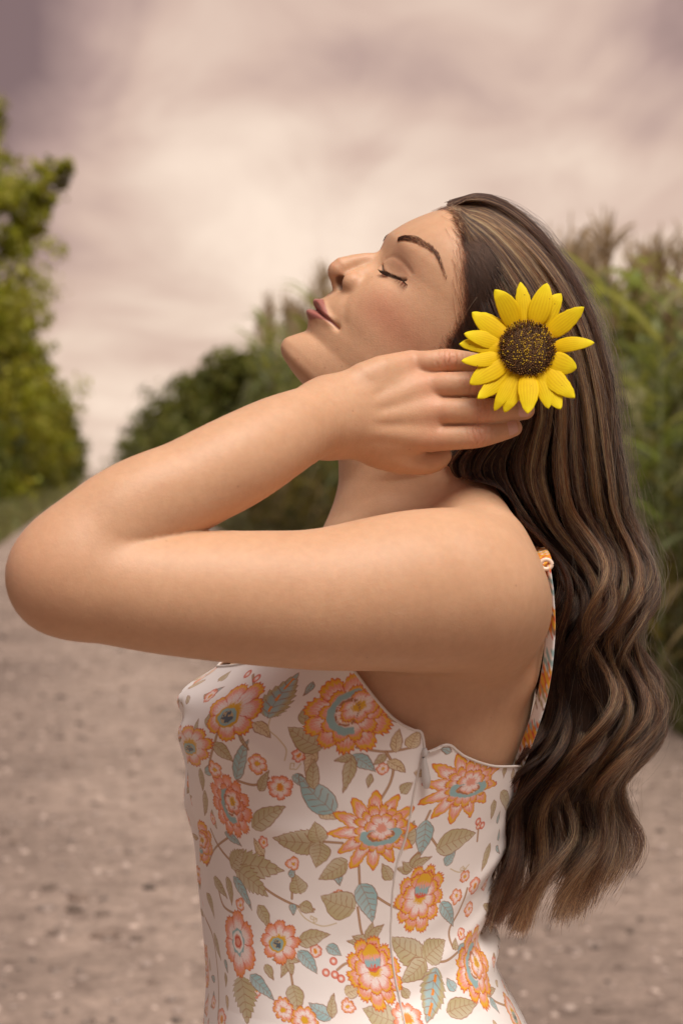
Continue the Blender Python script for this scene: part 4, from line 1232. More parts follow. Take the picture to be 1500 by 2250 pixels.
hmass.base(hmass.ramp(hmass.noise(60, 4, .6), [(.3, (.010, .005, .004)), (.7, (.032, .017, .011))]))
hmass.set('Specular IOR Level', 0.15)
hair = link('hair', mass_me, hmass.m, person); hair.matrix_parent_inverse = Matrix.Translation((-0.03, 0, 0))
hair['label'] = 'long wavy dark brown hair with blonde highlights'
NH = 24000
Wd, s_, l_, c_i, cs_ = make_strands(NH, 5)
tint = strand_colors(s_, l_, c_i, cs_, NH, 6)
r_ = np.random.default_rng(9)
hair_curves('hair_strands', Wd, r_.uniform(.00011, .00021, NH), .00007, tint, hm, hair)
print('T: hair', round(_t.time() - _t0, 1))
# fly-away hairs
NF = 420
Wf, sf, lf, cf, csf = make_strands(NF, 15, (1.5, 6), .5, loose=1.0)
off = (r_.normal(0, 1, (NF, 1, 3)) * np.array([.007, .006, .005])) * (np.clip(T_ / .6, 0, 1)[None, :, None] ** 1.3)
off[..., 0] = np.abs(off[..., 0]) * np.sign(sf - 2.6)[:, None]
Wf = Wf + off
hair_curves('flyaway_hairs', Wf, .00008, .00004, strand_colors(sf, lf, cf, csf, NF, 3) * .9 + .03, hm, hair)
# short hairs of the hairline, at temple, forehead and in front of the ear
def hairline(n, seed):
    r = np.random.default_rng(seed)
    line = catmull([(985, 456), (1010, 470), (1022, 505), (1034, 560), (1042, 610), (1044, 660), (1032, 705), (1006, 742), (1000, 775)], 100)
    tang = catmull([(60, -8), (70, 20), (62, 50), (40, 90), (30, 100), (26, 110), (40, 105), (55, 80), (55, 60)], 100)
    k = r.integers(0, 100, n)
    p0 = line[k] + r.normal(0, 5, (n, 2)) + np.array([-1.0, 0]) * r.exponential(7, (n, 1))
    v = tang[k] * r.uniform(.5, 1.5, (n, 1)) + r.normal(0, 10, (n, 2))
    u = np.linspace(0, 1, 12)[None, :, None]
    cur = r.normal(0, 3, (n, 1, 2))
    xy = p0[:, None] + v[:, None] * u + cur * (u * (1 - u)) * 4
    y = np.interp(xy[..., 1], [440, 500, 560, 640, 720, 780], [-.006, -.040, -.058, -.068, -.071, -.07]) - .001
    P = np.concatenate([xy, y[..., None]], 2)
    Wl = WA(P.reshape(-1, 3)).reshape(P.shape)
    # lay them on the skin of the head
    Q = Wl.reshape(-1, 3).copy()
    for _ in range(5):
        d, g = sdf_grad(f_head, Q); gn = np.linalg.norm(g, axis=1)[:, None] + 1e-6
        Q -= g / gn * np.clip(d - .0008 - .003 * np.tile(np.linspace(0, 1, 12), n), -.006, .02)[:, None]
    return Q.reshape(P.shape)
Wh = hairline(5200, 4)
hair_curves('hairline_hairs', Wh, .00010, .00003, np.tile([.045, .024, .016], (5200, 1)) * r_.uniform(.6, 1.6, (5200, 1)), hm, hair)

# eyebrows and eyelashes
def lay(P, d0):
    Q = P.copy()
    for _ in range(6):
        d, g = sdf_grad(f_head, Q); gn = np.linalg.norm(g, axis=1)[:, None] + 1e-6
        Q -= g / gn * (d - d0)[:, None]
    return Q
def on_head(px, py):
    """head coordinates of the point of the near side of the face seen at a measured photo point"""
    o = np.array([0, CAMY, CAMZ]); q = np.array(W(px, py, 0)) - o; q /= np.linalg.norm(q); t = 1.40
    for _ in range(60):
        d = f_head((o + q * t)[None])[0]; t += min(d, .02) * .7
        if d < 5e-5: break
    a, b, y = head_frame((o + q * t)[None]); return (float(a[0]), float(b[0]), float(abs(y[0])))
BROW3 = [on_head(*p) for p in ((872, 527), (884, 522), (912, 525), (940, 539), (964, 562), (982, 604))]
print('T: brow', BROW3)
BROW_HC = [(b, y) for a, b, y in BROW3]
def brow(side, n=700):
    r = np.random.default_rng(21)
    BH = BROW_HC if side < 0 else [(127.5, 12.5)] + BROW_HC[1:]
    c = catmull(BH, 60)
    wid = np.interp(np.linspace(0, 1, 60), [0, .15, .45, .75, 1], [2.4, 4.0, 3.7, 2.3, .4])
    k = r.integers(0, 60, n); q = r.uniform(-1, 1, n)
    k2 = np.minimum(k + 1, 59); tg = c[k2] - c[np.maximum(k - 1, 0)]; tg /= np.linalg.norm(tg, axis=1)[:, None]
    nm = np.stack([tg[:, 1], -tg[:, 0]], 1) * -1
    root = c[k] + nm * (q * wid[k])[:, None]
    ln = r.uniform(4.5, 8.0, n) * np.interp(k, [0, 10, 60], [.75, 1, .75])
    lean = np.interp(k, [0, 12, 60], [.9, .45, .0]) - q * .35
    u = np.linspace(0, 1, 7)
    dirv = tg[:, None] + nm[:, None] * (lean[:, None, None] * (1 - u[None, :, None]) ) * -1 * -1
    pts = root[:, None] + np.cumsum(dirv, 1) / 7 * ln[:, None, None]
    b = pts[..., 0].ravel(); y = pts[..., 1].ravel() * side
    P = head_point(np.interp(k, np.linspace(0, 59, 6), [q_[0] for q_ in BROW3])[:, None].repeat(7, 1).ravel(), b, y)
    P = lay(P, np.tile(.0003 + .0006 * np.sin(u * 2.6), n))
    return P.reshape(n, 7, 3)
for side in (-1, 1):
    B_ = brow(side)
    e_ = hair_curves('eyebrow', B_, .00012, .00004, np.tile([.026, .015, .010], (len(B_), 1)), hm, person)
def lashes(side, n=220):
    r = np.random.default_rng(33)
    k = np.sort(r.uniform(.10, 1, n)); L_ = LASH
    b = np.interp(k, np.linspace(0, 1, len(L_)), L_[:, 0]); y = np.interp(k, np.linspace(0, 1, len(L_)), L_[:, 1])
    P0 = lay(head_point(-22.0 - 10 * ((y - 31) / 14) ** 2, b, y * side), np.full(n, -.0002))
    clus = np.round(k * 16) / 16 - k
    out_ = []
    ln = np.interp(k, [0, .3, .8, 1], [5, 8.5, 11, 9]) * r.uniform(.75, 1.1, n)
    u = np.linspace(0, 1, 8)
    av = np.interp(k, [0, .5, 1], [.95, .85, .45]); yv = np.interp(k, [0, .5, 1], [-.15, .1, .65]) + clus * 6
    pts = np.zeros((n, 8, 3))
    ox = head_point(0, 0, 0)[0]; ea = head_point(1, 0, 0)[0] - ox; eb = head_point(0, 1, 0)[0] - ox; ey = head_point(0, 0, side)[0] - ox
    for i, uu in enumerate(u):
        a_ = av * ln * uu; b_ = ln * (-.40 * uu + .38 * uu * uu); y_ = yv * ln * uu
        pts[:, i] = P0 + a_[:, None] * ea + b_[:, None] * eb + y_[:, None] * ey
    return pts
for side in (-1, 1):
    L1_ = lashes(side)
    hair_curves('eyelashes', L1_, .00028, .00004, np.tile([.004, .003, .003], (len(L1_), 1)), hm, person)
# fingernails
nail = Mat('fingernail', (0.70, 0.40, 0.33), 0.22); nail.set('Subsurface Weight', .3); nail.set('Subsurface Scale', .002)
def fingernail(tip, prev, r):
    t = np.array(W(*tip)); q = np.array(W(*prev)); ax = t - q; ax /= np.linalg.norm(ax)
    out_n = np.array([0, -1.0, 0.12]); out_n -= ax * (out_n @ ax); out_n /= np.linalg.norm(out_n); w = np.cross(ax, out_n)
    V_, F_ = [], []
    nu, nv = 10, 9
    for lay_ in (0, 1):
        for i in range(nu):
            for j in range(nv):
                u = i / (nu - 1); v = j / (nv - 1) * 2 - 1
                half = .86 * (1 - .35 * abs(2 * u - 1) ** 4)
                a = v * half * 1.0
                R_ = r * (1.09 - .06 * lay_)
                V_.append(t + ax * ((u - .80) * r * 1.45) + (out_n * math.cos(a) + w * math.sin(a)) * R_ * (1 - .10 * max(0, u - .6) / .4))
    for lay_ in (0, 1):
        for i in range(nu - 1):
            for j in range(nv - 1):
                f = [lay_ * nu * nv + i * nv + j, lay_ * nu * nv + (i + 1) * nv + j, lay_ * nu * nv + (i + 1) * nv + j + 1, lay_ * nu * nv + i * nv + j + 1]
                F_.append(f if lay_ else f[::-1])
    o = link('fingernail', mesh_np('fingernail', V_, F_), nail.m, person); o.matrix_parent_inverse = Matrix.Translation((-0.03, 0, 0))
for k, rows in FING.items():
    t = rows[-1]; fingernail(t[:3], rows[-2][:3], RM(t[3], t[2]))

# ------------------------------------------------------------------ the sunflower tucked over her ear
FC = np.array(W(1157, 769, -.136))
KF = (1.6 - .136) / FPX
FTILT = Matrix.Rotation(math.radians(-4), 3, 'Z') @ Matrix.Rotation(math.radians(-13), 3, 'X')
FT = np.array(FTILT)
def fpt(u, v, w):
    """flower frame: u right, v up, w towards the camera (m) -> world"""
    q = np.stack(np.broadcast_arrays(np.asarray(u, float), -np.asarray(w, float), np.asarray(v, float) * 1.03), -1)
    return FC + q @ FT.T
flower_root = empty('sunflower', tuple(FC))
tag(flower_root, 'yellow sunflower with brown centre tucked into the hair above the fingers', 'flower')
MPI = Matrix.Translation(-Vector(FC))
ZT = [(527, 640, 34, 0), (685, 660, 44, 1), (770, 715, 42, 0), (903, 815, 38, 1), (963, 1025, 30, 0), (858, 1170, 44, 1), (845, 1352, 42, 0), (760, 1420, 42, 1), (690, 1415, 36, 0),
      (565, 1455, 42, 1), (430, 1430, 38, 0), (368, 1420, 30, -1), (268, 1360, 34, 0), (222, 1268, 42, 1), (172, 1135, 30, 0), (158, 1022, 36, 1), (188, 968, 34, 0), (235, 836, 40, 1), (288, 824, 30, -1), (372, 706, 42, 0)]
pm = Mat('petal_yellow', (0.90, 0.66, 0.01), 0.5)
pc = pm.ramp(pm.attr('along', 'Fac'), [(0.0, (0.80, 0.42, 0.004)), (0.22, (0.92, 0.66, 0.006)), (1.0, (0.96, 0.84, 0.02))])
sp2 = pm.n('ShaderNodeTexVoronoi', {'Scale': 120.0}); pm.l(pm.coord(), sp2.inputs['Vector'])
spot = pm.math('LESS_THAN', sp2.outputs['Distance'], 0.055)
pc = pm.mix(pm.math('MULTIPLY', spot, 0.75), pc, (0.25, 0.10, 0.01))
pc = pm.mix(pm.math('MULTIPLY', pm.attr('rib', 'Fac'), 0.45), pc, (0.72, 0.42, 0.004))
pc = pm.mix(1.0, pc, pm.ramp(pm.noise(170, 5, .6), [(.3, (.97, .95, .85)), (.6, (1.02, 1.02, 1.0))]), 'MULTIPLY')
pm.base(pc); pm.set('Specular IOR Level', 0.18); pm.set('Roughness', .6)
_tr = pm.n('ShaderNodeBsdfTranslucent'); pm.l(pc, _tr.inputs['Color'])
_mx = pm.n('ShaderNodeMixShader', {0: .30}); pm.l(pm.b.outputs[0], _mx.inputs[1]); pm.l(_tr.outputs[0], _mx.inputs[2]); pm.l(_mx.outputs[0], pm.out.inputs[0])
def petal(tx, ty, wpx, lay_, seed):
    r = random.Random(seed)
    tu, tv = (tx / 2.727 + 950 - 1157) * KF, -(ty / 2.727 + 380 - 766) * KF
    L = math.hypot(tu, tv); dx, dy = tu / L, tv / L; nx_, ny_ = -dy, dx
    base = 50 * KF; wid = wpx * KF * 1.16
    nu, nv = 26, 15
    cur = r.uniform(-.0016, .0022); tw = r.uniform(-.25, .25); bow = r.uniform(-.0022, .0022)
    u = np.linspace(0, 1, nu)[:, None]; v = np.linspace(-1, 1, nv)[None]
    prof = np.power(np.clip(np.sin(np.pi * np.power(np.clip(u, 0, 1), .80)), 0, 1), .62) * (1 - .0 * u); prof[0] = .35; prof[-1] = .03
    prof = np.maximum(prof, np.interp(u, [0, .15, .3], [.42, .60, 0]))
    notch = (.02 if seed % 3 else .05) * np.abs(np.sin(u * 19 + seed)) * (u > .55)
    x = (base + (L - base) * u) + 0 * v
    y = v * wid * .5 * (prof - notch) + bow * np.sin(np.pi * u)
    ribs = np.abs(np.sin((v * .5 + .5) * np.pi * 7.0)) * np.ones_like(u)
    z = .0012 + .0013 * lay_ + (.0036 + .0022 * ((seed * 37) % 5 - 2) / 2) * np.sin(u * 1.9) + cur * u * u * 2 - .0013 * (v ** 2) * (1 - .6 * u) + tw * y * u + .00022 * ribs * np.sin(np.pi * u) - .004 * np.clip(u - .8, 0, 1) * r.uniform(-1, 2)
    U = x * dx + y * nx_; V_ = x * dy + y * ny_
    P = fpt(U, V_, z).reshape(-1, 3)
    Pb = fpt(U, V_, z - .00022).reshape(-1, 3)
    g = np.arange(nu * nv).reshape(nu, nv)
    F_ = np.stack([g[:-1, :-1], g[:-1, 1:], g[1:, 1:], g[1:, :-1]], -1).reshape(-1, 4)
    b = np.concatenate([g[:, 0], g[-1, 1:], g[-2::-1, -1], g[0, -2:0:-1]])
    bn = np.roll(b, -1); rim = np.stack([b, bn, bn + nu * nv, b + nu * nv], 1)
    me = mesh_np('petal', np.concatenate([P, Pb]), np.concatenate([F_, F_[:, ::-1] + nu * nv, rim]))
    flt_attr(me, 'along', np.tile((u + 0 * v).ravel(), 2)); flt_attr(me, 'rib', np.tile(((1 - ribs) ** 3 * np.sin(np.pi * np.clip(u * 1.05, 0, 1))).ravel(), 2))
    o = link('petal', me, pm.m, flower_root); o.matrix_parent_inverse = MPI
for i, (a, b, w_, ly) in enumerate(ZT): petal(a, b, w_ * .98, ly, i + 3)
# disc: low dome covered in florets
Rd = 59 * KF
dm = Mat('disc_brown', (0.05, 0.022, 0.008), 0.8)
dm.base(dm.ramp(dm.noise(700, 4, .7), [(.3, (.020, .008, .004)), (.7, (.12, .055, .012))]))
nr, na = 16, 40
rr2 = np.linspace(0, 1, nr)[:, None]; aa2 = np.linspace(0, 2 * np.pi, na, endpoint=False)[None]
P = fpt(Rd * rr2 * np.cos(aa2), Rd * rr2 * np.sin(aa2), .0015 + .0058 * np.sqrt(1 - .96 * rr2 ** 2) + 0 * aa2).reshape(-1, 3)
g = np.arange(nr * na).reshape(nr, na); gn = np.roll(g, -1, 1)
F_ = np.stack([g[:-1], g[1:], gn[1:], gn[:-1]], -1).reshape(-1, 4)
back = fpt(Rd * .8 * np.cos(aa2), Rd * .8 * np.sin(aa2), -.008 + 0 * aa2).reshape(-1, 3)
k0 = nr * na; g2 = k0 + np.arange(na); last = g[-1]
F2 = np.stack([last, g2, np.roll(g2, -1), np.roll(last, -1)], 1)
o = link('disc', mesh_np('disc', np.concatenate([P, back]), np.concatenate([F_, F2])), dm.m, flower_root); o.matrix_parent_inverse = MPI
VV, FF, CC = [], [], []
r = np.random.default_rng(3); o_ = 0
GA = math.pi * (3 - math.sqrt(5)); NFL = 620
for i in range(NFL):
    q = math.sqrt((i + .5) / NFL); a = i * GA; rad = Rd * q * 1.04
    cu, cv = rad * math.cos(a) + r.normal(0, .0002), rad * math.sin(a) + r.normal(0, .0002); base_w = .0015 + .0058 * math.sqrt(max(0, 1 - .96 * min(q, 1) ** 2))
    h = r.uniform(.0006, .0016) * (1 + .9 * (q > .72)) ; w_ = r.uniform(.00030, .00055)
    yell = (r.random() < (.42 if q < .62 else .16))
    colr = np.array([.55, .36, .02]) * r.uniform(.7, 1.2) if yell else (np.array([.17, .075, .018]) * r.uniform(.3, 1.5))
    if yell: w_ *= 1.2
    lean = .5 * q
    ring0 = [(cu + w_ * math.cos(k * 1.2566), cv + w_ * math.sin(k * 1.2566), base_w - .0004) for k in range(5)]
    top_c = (cu + lean * h * math.cos(a), cv + lean * h * math.sin(a), base_w + h)
    ring1 = [(top_c[0] + w_ * .95 * math.cos(k * 1.2566), top_c[1] + w_ * .95 * math.sin(k * 1.2566), top_c[2] - w_ * .4) for k in range(5)]
    vs = ring0 + ring1 + [(top_c[0], top_c[1], top_c[2] + w_ * .5)]
    VV += vs; CC += [colr] * 11
    for k in range(5):
        FF += [(o_ + k, o_ + (k + 1) % 5, o_ + 5 + (k + 1) % 5), (o_ + k, o_ + 5 + (k + 1) % 5, o_ + 5 + k), (o_ + 5 + k, o_ + 5 + (k + 1) % 5, o_ + 10)]
    o_ += 11
VV = np.array(VV)
me = mesh_np('florets', fpt(VV[:, 0], VV[:, 1], VV[:, 2]), np.array(FF)); col_attr(me, 'tint', np.array(CC))
fm = Mat('floret', (0.1, 0.05, 0.02), 0.7); fm.base(fm.attr('tint'))
o = link('florets', me, fm.m, flower_root); o.matrix_parent_inverse = MPI; o['kind'] = 'stuff'
gm = Mat('bract_green', (0.10, 0.16, 0.035), 0.6)
for i in range(13):
    a = i * 2 * math.pi / 13 + .25; L = (92 if i != 1 else 105) * KF; w_ = 15 * KF
    u = np.linspace(0, 1, 9)[:, None]; v = np.linspace(-1, 1, 5)[None]
    x = 46 * KF + (L - 46 * KF) * u + 0 * v; y = v * w_ * .5 * (1 - u ** 1.4) + 0 * u; z = -.002 + .001 * np.sin(u * 3) + 0 * v - .001 * v * v
    U = x * math.cos(a) - y * math.sin(a); V3 = x * math.sin(a) + y * math.cos(a)
    Pt = fpt(U, V3, z).reshape(-1, 3); Pb = fpt(U, V3, z - .0006).reshape(-1, 3)
    g = np.arange(45).reshape(9, 5); F_ = np.stack([g[:-1, :-1], g[:-1, 1:], g[1:, 1:], g[1:, :-1]], -1).reshape(-1, 4)
    o = link('bract', mesh_np('bract', np.concatenate([Pt, Pb]), np.concatenate([F_, F_[:, ::-1] + 45])), gm.m, flower_root); o.matrix_parent_inverse = MPI
stp = np.array([fpt(0, 0, -.006), fpt(.004, -.006, -.014), fpt(.012, -.016, -.020), fpt(.024, -.026, -.028)])
V_, F_ = tube(catmull(stp, 14), .0021, 8)
o = link('stem', mesh_np('stem', V_, F_), gm.m, flower_root); o.matrix_parent_inverse = MPI
print('T: flower', round(_t.time() - _t0, 1))
# ------------------------------------------------------------------ ground, gravel track, verges
# the track runs to the photo point (215, 1045); its own frame: v along it, q to the right of it
VX = (215 - 750) / FPX
_n = math.hypot(VX, 1); TDIR = np.array([VX / _n, 1 / _n]); TRT = np.array([TDIR[1], -TDIR[0]])
def trk(q, v, z=0.0):
    """q metres right of the line under the camera, v metres along the track"""
    return np.array([q * TRT[0] + v * TDIR[0], CAMY + q * TRT[1] + v * TDIR[1], z])
EL, ER = -2.15, 3.42
def strip_mesh(q0, q1, v0, v1, nq, nv, zf):
    q = np.linspace(q0, q1, nq); v = v0 + (v1 - v0) * np.linspace(0, 1, nv) ** 2.2
    Q, Vv = np.meshgrid(q, v, indexing='ij')
    z = zf(Q, Vv)
    P = np.stack([Q * TRT[0] + Vv * TDIR[0], CAMY + Q * TRT[1] + Vv * TDIR[1], z], -1).reshape(-1, 3)
    g = np.arange(nq * nv).reshape(nq, nv)
    return P, np.stack([g[:-1, :-1], g[1:, :-1], g[1:, 1:], g[:-1, 1:]], -1).reshape(-1, 4)
em = Mat('earth', (0.10, 0.085, 0.05), 0.95)
em.base(em.ramp(em.noise(.8, 6, .6), [(.3, (.075, .062, .035)), (.7, (.15, .13, .075))]))
P, F_ = mesh_P = strip_mesh(-700, 700, -60, 1500, 60, 60, lambda q, v: np.zeros_like(q) - .006)
tag(link('ground', mesh_np('ground', P, F_), em.m), kind='structure')
gv = Mat('gravel', (0.4, 0.33, 0.28), 0.9)
co = gv.coord()
c1 = gv.ramp(gv.noise(.55, 4, .6, co), [(.3, (.255, .196, .163)), (.7, (.40, .312, .262))])
c2 = gv.ramp(gv.noise(9, 6, .7, co), [(.28, (.50, .46, .44)), (.5, (.96, .95, .94)), (.72, (1.22, 1.20, 1.18))])
c3 = gv.ramp(gv.noise(38, 4, .7, co), [(.3, (.62, .60, .58)), (.55, (1, 1, 1)), (.75, (1.25, 1.25, 1.25))])
cc = gv.mix(1.0, gv.mix(1.0, c1, c2, 'MULTIPLY'), c3, 'MULTIPLY')
# two paler wheel tracks worn into the gravel
sx_ = gv.n('ShaderNodeVectorMath', operation='DOT_PRODUCT'); gv.l(co, sx_.inputs[0]); sx_.inputs[1].default_value = (TRT[0], TRT[1], 0)
wr = gv.math('ADD', sx_.outputs['Value'], gv.math('MULTIPLY', gv.noise(.35, 2, .5, co), .9))
wt = gv.math('MULTIPLY', gv.math('ADD', gv.math('SINE', gv.math('MULTIPLY', wr, 3.3)), 1.0), .5)
cc = gv.mix(gv.math('MULTIPLY', wt, .75), gv.mix(1.0, cc, (.80, .78, .77), 'MULTIPLY'), gv.mix(1.0, cc, (1.16, 1.16, 1.15), 'MULTIPLY'))
gv.base(cc)
gv.normal(gv.bump(gv.noise(30, 6, .7, co), .5, .02))
def track_z(q, v):
    return .03 * (1 - ((q - .6) / 2.9) ** 2) + .012 * np.sin(q * 2.3 + np.sin(v * .12)) + .004 * np.sin(v * 1.7 + q * 3)
P, F_ = strip_mesh(EL - .2, ER + .3, -12, 900, 60, 400, lambda q, v: np.maximum(track_z(q, v), .002))
tag(link('gravel_track', mesh_np('gravel_track', P, F_), gv.m), kind='structure')
# loose stones on the track
rs = np.random.default_rng(77)
def stones(name, n, vmin, vmax, smin_, smax_, colr, seed, label):
    r = np.random.default_rng(seed)
    v = vmin + (vmax - vmin) * r.random(n) ** 1.5; q = r.uniform(EL, ER + .1, n)
    size = smin_ + (smax_ - smin_) * r.random(n) ** 3
    ico = np.array([(1,0,0),(-1,0,0),(0,1,0),(0,-1,0),(0,0,1),(0,0,-1)], float)
    fo = np.array([(0,2,4),(2,1,4),(1,3,4),(3,0,4),(2,0,5),(1,2,5),(3,1,5),(0,3,5)])
    # one subdivision for a rounder pebble
    V0 = [tuple(p) for p in ico]; F0 = []
    mid = {}
    def md(a, b):
        k = (min(a, b), max(a, b))
        if k not in mid:
            p = (np.array(V0[a]) + np.array(V0[b])); p /= np.linalg.norm(p); V0.append(tuple(p)); mid[k] = len(V0) - 1
        return mid[k]
    for a, b, c in fo:
        ab, bc, ca = md(a, b), md(b, c), md(c, a); F0 += [(a, ab, ca), (ab, b, bc), (ca, bc, c), (ab, bc, ca)]
    V0 = np.array(V0); F0 = np.array(F0); m = len(V0)
    jit = 1 + r.normal(0, .13, (n, m, 1))
    sc_ = np.stack([size * r.uniform(.7, 1.3, n), size * r.uniform(.7, 1.3, n), size * r.uniform(.35, .75, n)], 1)[:, None]
    Vv = V0[None] * jit * sc_
    a = r.uniform(0, 6.28, n); c_, s_ = np.cos(a)[:, None], np.sin(a)[:, None]
    X = Vv[..., 0] * c_ - Vv[..., 1] * s_; Y = Vv[..., 0] * s_ + Vv[..., 1] * c_
    base = np.stack([q * TRT[0] + v * TDIR[0], CAMY + q * TRT[1] + v * TDIR[1], np.maximum(track_z(q, v), .002) + size * .12], 1)
    Pp = np.stack([X, Y, Vv[..., 2]], -1) + base[:, None]
    FF_ = (F0[None] + (np.arange(n) * m)[:, None, None]).reshape(-1, 3)
    me = mesh_np(name, Pp.reshape(-1, 3), FF_)
    base_c = np.array(colr) * np.clip(r.normal(1, .35, (n, 1)), .25, 1.9)
    col_attr(me, 'tint', np.repeat(base_c, m, 0))
    mt = Mat(name, (0.4, .35, .3), .85); mt.base(mt.attr('tint'))
    o = link(name, me, mt.m); tag(o, label, 'gravel', kind='stuff')
stones('gravel', 26000, 3.2, 40, .004, .020, (.36, .285, .245), 5, 'loose grey brown gravel scattered over the track')
stones('pebbles', 700, 3.6, 22, .014, .042, (.17, .125, .10), 8, 'larger dark and pale pebbles lying on the track')

# ------------------------------------------------------------------ leaf clusters, grass
def leaf_mesh(name, centers, normals, sizes, rng, aspect=.5, tints=None):
    """many small folded leaves: each two quads bent along the rib"""
    n = len(centers)
    t = rng.normal(0, 1, (n, 3)); t -= (t * normals).sum(1)[:, None] * normals; t /= np.linalg.norm(t, axis=1)[:, None] + 1e-9
    w = np.cross(normals, t)
    s = sizes[:, None]
    a = centers - t * s * .5; b = centers + t * s * .5; m = centers + normals * s * .06
    l = centers + w * s * aspect * .5 - normals * s * .07; r = centers - w * s * aspect * .5 - normals * s * .07
    P = np.stack([a, l, b, r], 1).reshape(-1, 3)
    F_ = np.arange(4 * n).reshape(n, 4)
    me = mesh_np(name, P, F_, smooth=False)
    if tints is not None: col_attr(me, 'tint', np.repeat(tints, 4, 0))
    return me
def foliage_mat(name, trans=.35):
    m = Mat(name, (.1, .15, .03), .55)
    c = m.attr('tint'); m.base(c); m.set('Specular IOR Level', .35)
    tr = m.n('ShaderNodeBsdfTranslucent'); m.l(m.mix(1.0, c, (1.3, 1.45, .5), 'MULTIPLY'), tr.inputs['Color'])
    mx_ = m.n('ShaderNodeMixShader', {0: trans}); m.l(m.b.outputs[0], mx_.inputs[1]); m.l(tr.outputs[0], mx_.inputs[2]); m.l(mx_.outputs[0], m.out.inputs[0])
    return m.m
FOL = foliage_mat('foliage'); GRS = foliage_mat('grass_blades', .3); CRN = foliage_mat('corn_leaf', .4)
bk = Mat('bark', (.07, .05, .035), .9); bk.base(bk.ramp(bk.noise(6, 5, .6), [(.3, (.045, .032, .024)), (.7, (.12, .09, .065))]))
def grass(name, n, q0, q1, v0, v1, h0, h1, colr, seed, label):
    r = np.random.default_rng(seed)
    v = v0 + (v1 - v0) * r.random(n) ** 1.7; q = r.uniform(q0, q1, n)
    h = r.uniform(h0, h1, n) * (1 + v / 120); w = .004 + .004 * r.random(n) + v * .00035
    a = r.uniform(0, 6.28, n); bend = r.normal(0, .35, (n, 2)) * h[:, None]
    base = np.stack([q * TRT[0] + v * TDIR[0], CAMY + q * TRT[1] + v * TDIR[1], np.zeros(n) - .006], 1)
    wd = np.stack([np.cos(a), np.sin(a), 0 * a], 1) * w[:, None]
    mid = base + np.stack([bend[:, 0] * .3, bend[:, 1] * .3, h * .55], 1); tip = base + np.stack([bend[:, 0], bend[:, 1], h], 1)
    P = np.stack([base - wd, base + wd, mid + wd * .8, mid - wd * .8, tip + wd * .12, tip - wd * .12], 1).reshape(-1, 3)
    k = (np.arange(n) * 6)[:, None]
    F_ = np.concatenate([k + np.array([[0, 1, 2, 3]]), k + np.array([[3, 2, 4, 5]])])
    me = mesh_np(name, P, F_, False)
    tint = np.array(colr) * np.clip(r.normal(1, .3, (n, 1)), .4, 1.9) * (1 + r.normal(0, .12, (n, 3)))
    col_attr(me, 'tint', np.repeat(np.clip(tint, 0, 1), 6, 0))
    tag(link(name, me, GRS), label, 'grass', kind='stuff')
grass('verge_grass', 90000, -9, EL + .15, 8, 230, .08, .26, (.20, .19, .075), 3, 'low grass verge along the far side of the track')
grass('field_edge_grass', 26000, ER - .25, ER + .8, 8, 120, .10, .38, (.14, .13, .06), 4, 'weeds and grass at the foot of the corn')

# ------------------------------------------------------------------ corn
def corn_parts(seed):
    r = np.random.default_rng(seed); H = 2.25
    lean = r.normal(0, .03, 2)
    stalk = [np.array([lean[0] * t * t * H, lean[1] * t * t * H, t * H]) for t in np.linspace(0, 1, 9)]
    Vs, Fs = tube(stalk, np.linspace(.014, .007, 9), 7)
    V_, F_, T_c = [], [], []
    o = 0
    nl = 13
    for i in range(nl):
        t = .10 + .86 * i / (nl - 1); z0 = t * H; L = r.uniform(.62, .92) * (1 - .45 * abs(t - .55)); az = i * math.pi + r.normal(0, .5); up = r.uniform(.75, 1.15)
        nseg = 9; c, s = math.cos(az), math.sin(az)
        b0 = np.array([lean[0] * t * t * H, lean[1] * t * t * H, z0]); dr = r.uniform(.9, 1.5) if t < .8 else r.uniform(.35, .9)
        colr = np.array([.145, .155, .078]) * r.uniform(.5, 2.0) * np.array([1 + r.uniform(-.1, .25), 1, 1])
        if t < .32: colr = np.array([.26, .20, .10]) * r.uniform(.6, 1.1)
        for k in range(nseg + 1):
            u = k / nseg
            x = L * (u - .18 * u * u); zz_ = z0 + L * (up * u - dr * u * u)
            w = .042 * math.sin(math.pi * min(1, .18 + .82 * u) ** .8) * (1 - u ** 5) + .003
            ctr = b0 + np.array([c * x, s * x, zz_ - z0]); sd = np.array([-s, c, 0]) * w
            dz = np.array([0, 0, .35 * w])
            V_ += [ctr - sd + dz, ctr, ctr + sd + dz]; T_c += [colr, colr * 1.35, colr]
            if k:
                a = o + 3 * (k - 1)
                F_ += [(a, a + 1, a + 4, a + 3), (a + 1, a + 2, a + 5, a + 4)]
        o += 3 * (nseg + 1)
    top = stalk[-1]
    ts, fs = [], []; 
    pieces = [tube([top, top + np.array([0, 0, .2]), top + np.array([.01, 0, .40])], [.007, .009, .004], 5)]
    for i in range(13):
        a = r.uniform(0, 6.28); L = r.uniform(.16, .28); sp_ = r.uniform(.2, .85); z = r.uniform(0, .16)
        p = [top + np.array([math.cos(a) * L * sp_ * u, math.sin(a) * L * sp_ * u, z + L * (1.15 * u - .55 * sp_ * u * u)]) for u in (0, .35, .7, 1)]
        pieces.append(tube(p, [.004, .0075, .0075, .003], 4))
    Vt, Ft = joinm(pieces)
    return (Vs, Fs), (np.array(V_), np.array(F_), np.array(T_c)), (Vt, Ft)
cs_m = Mat('corn_stalk', (.16, .18, .07), .6); ts_m = Mat('corn_tassel', (.34, .24, .13), .8)
CORN = []
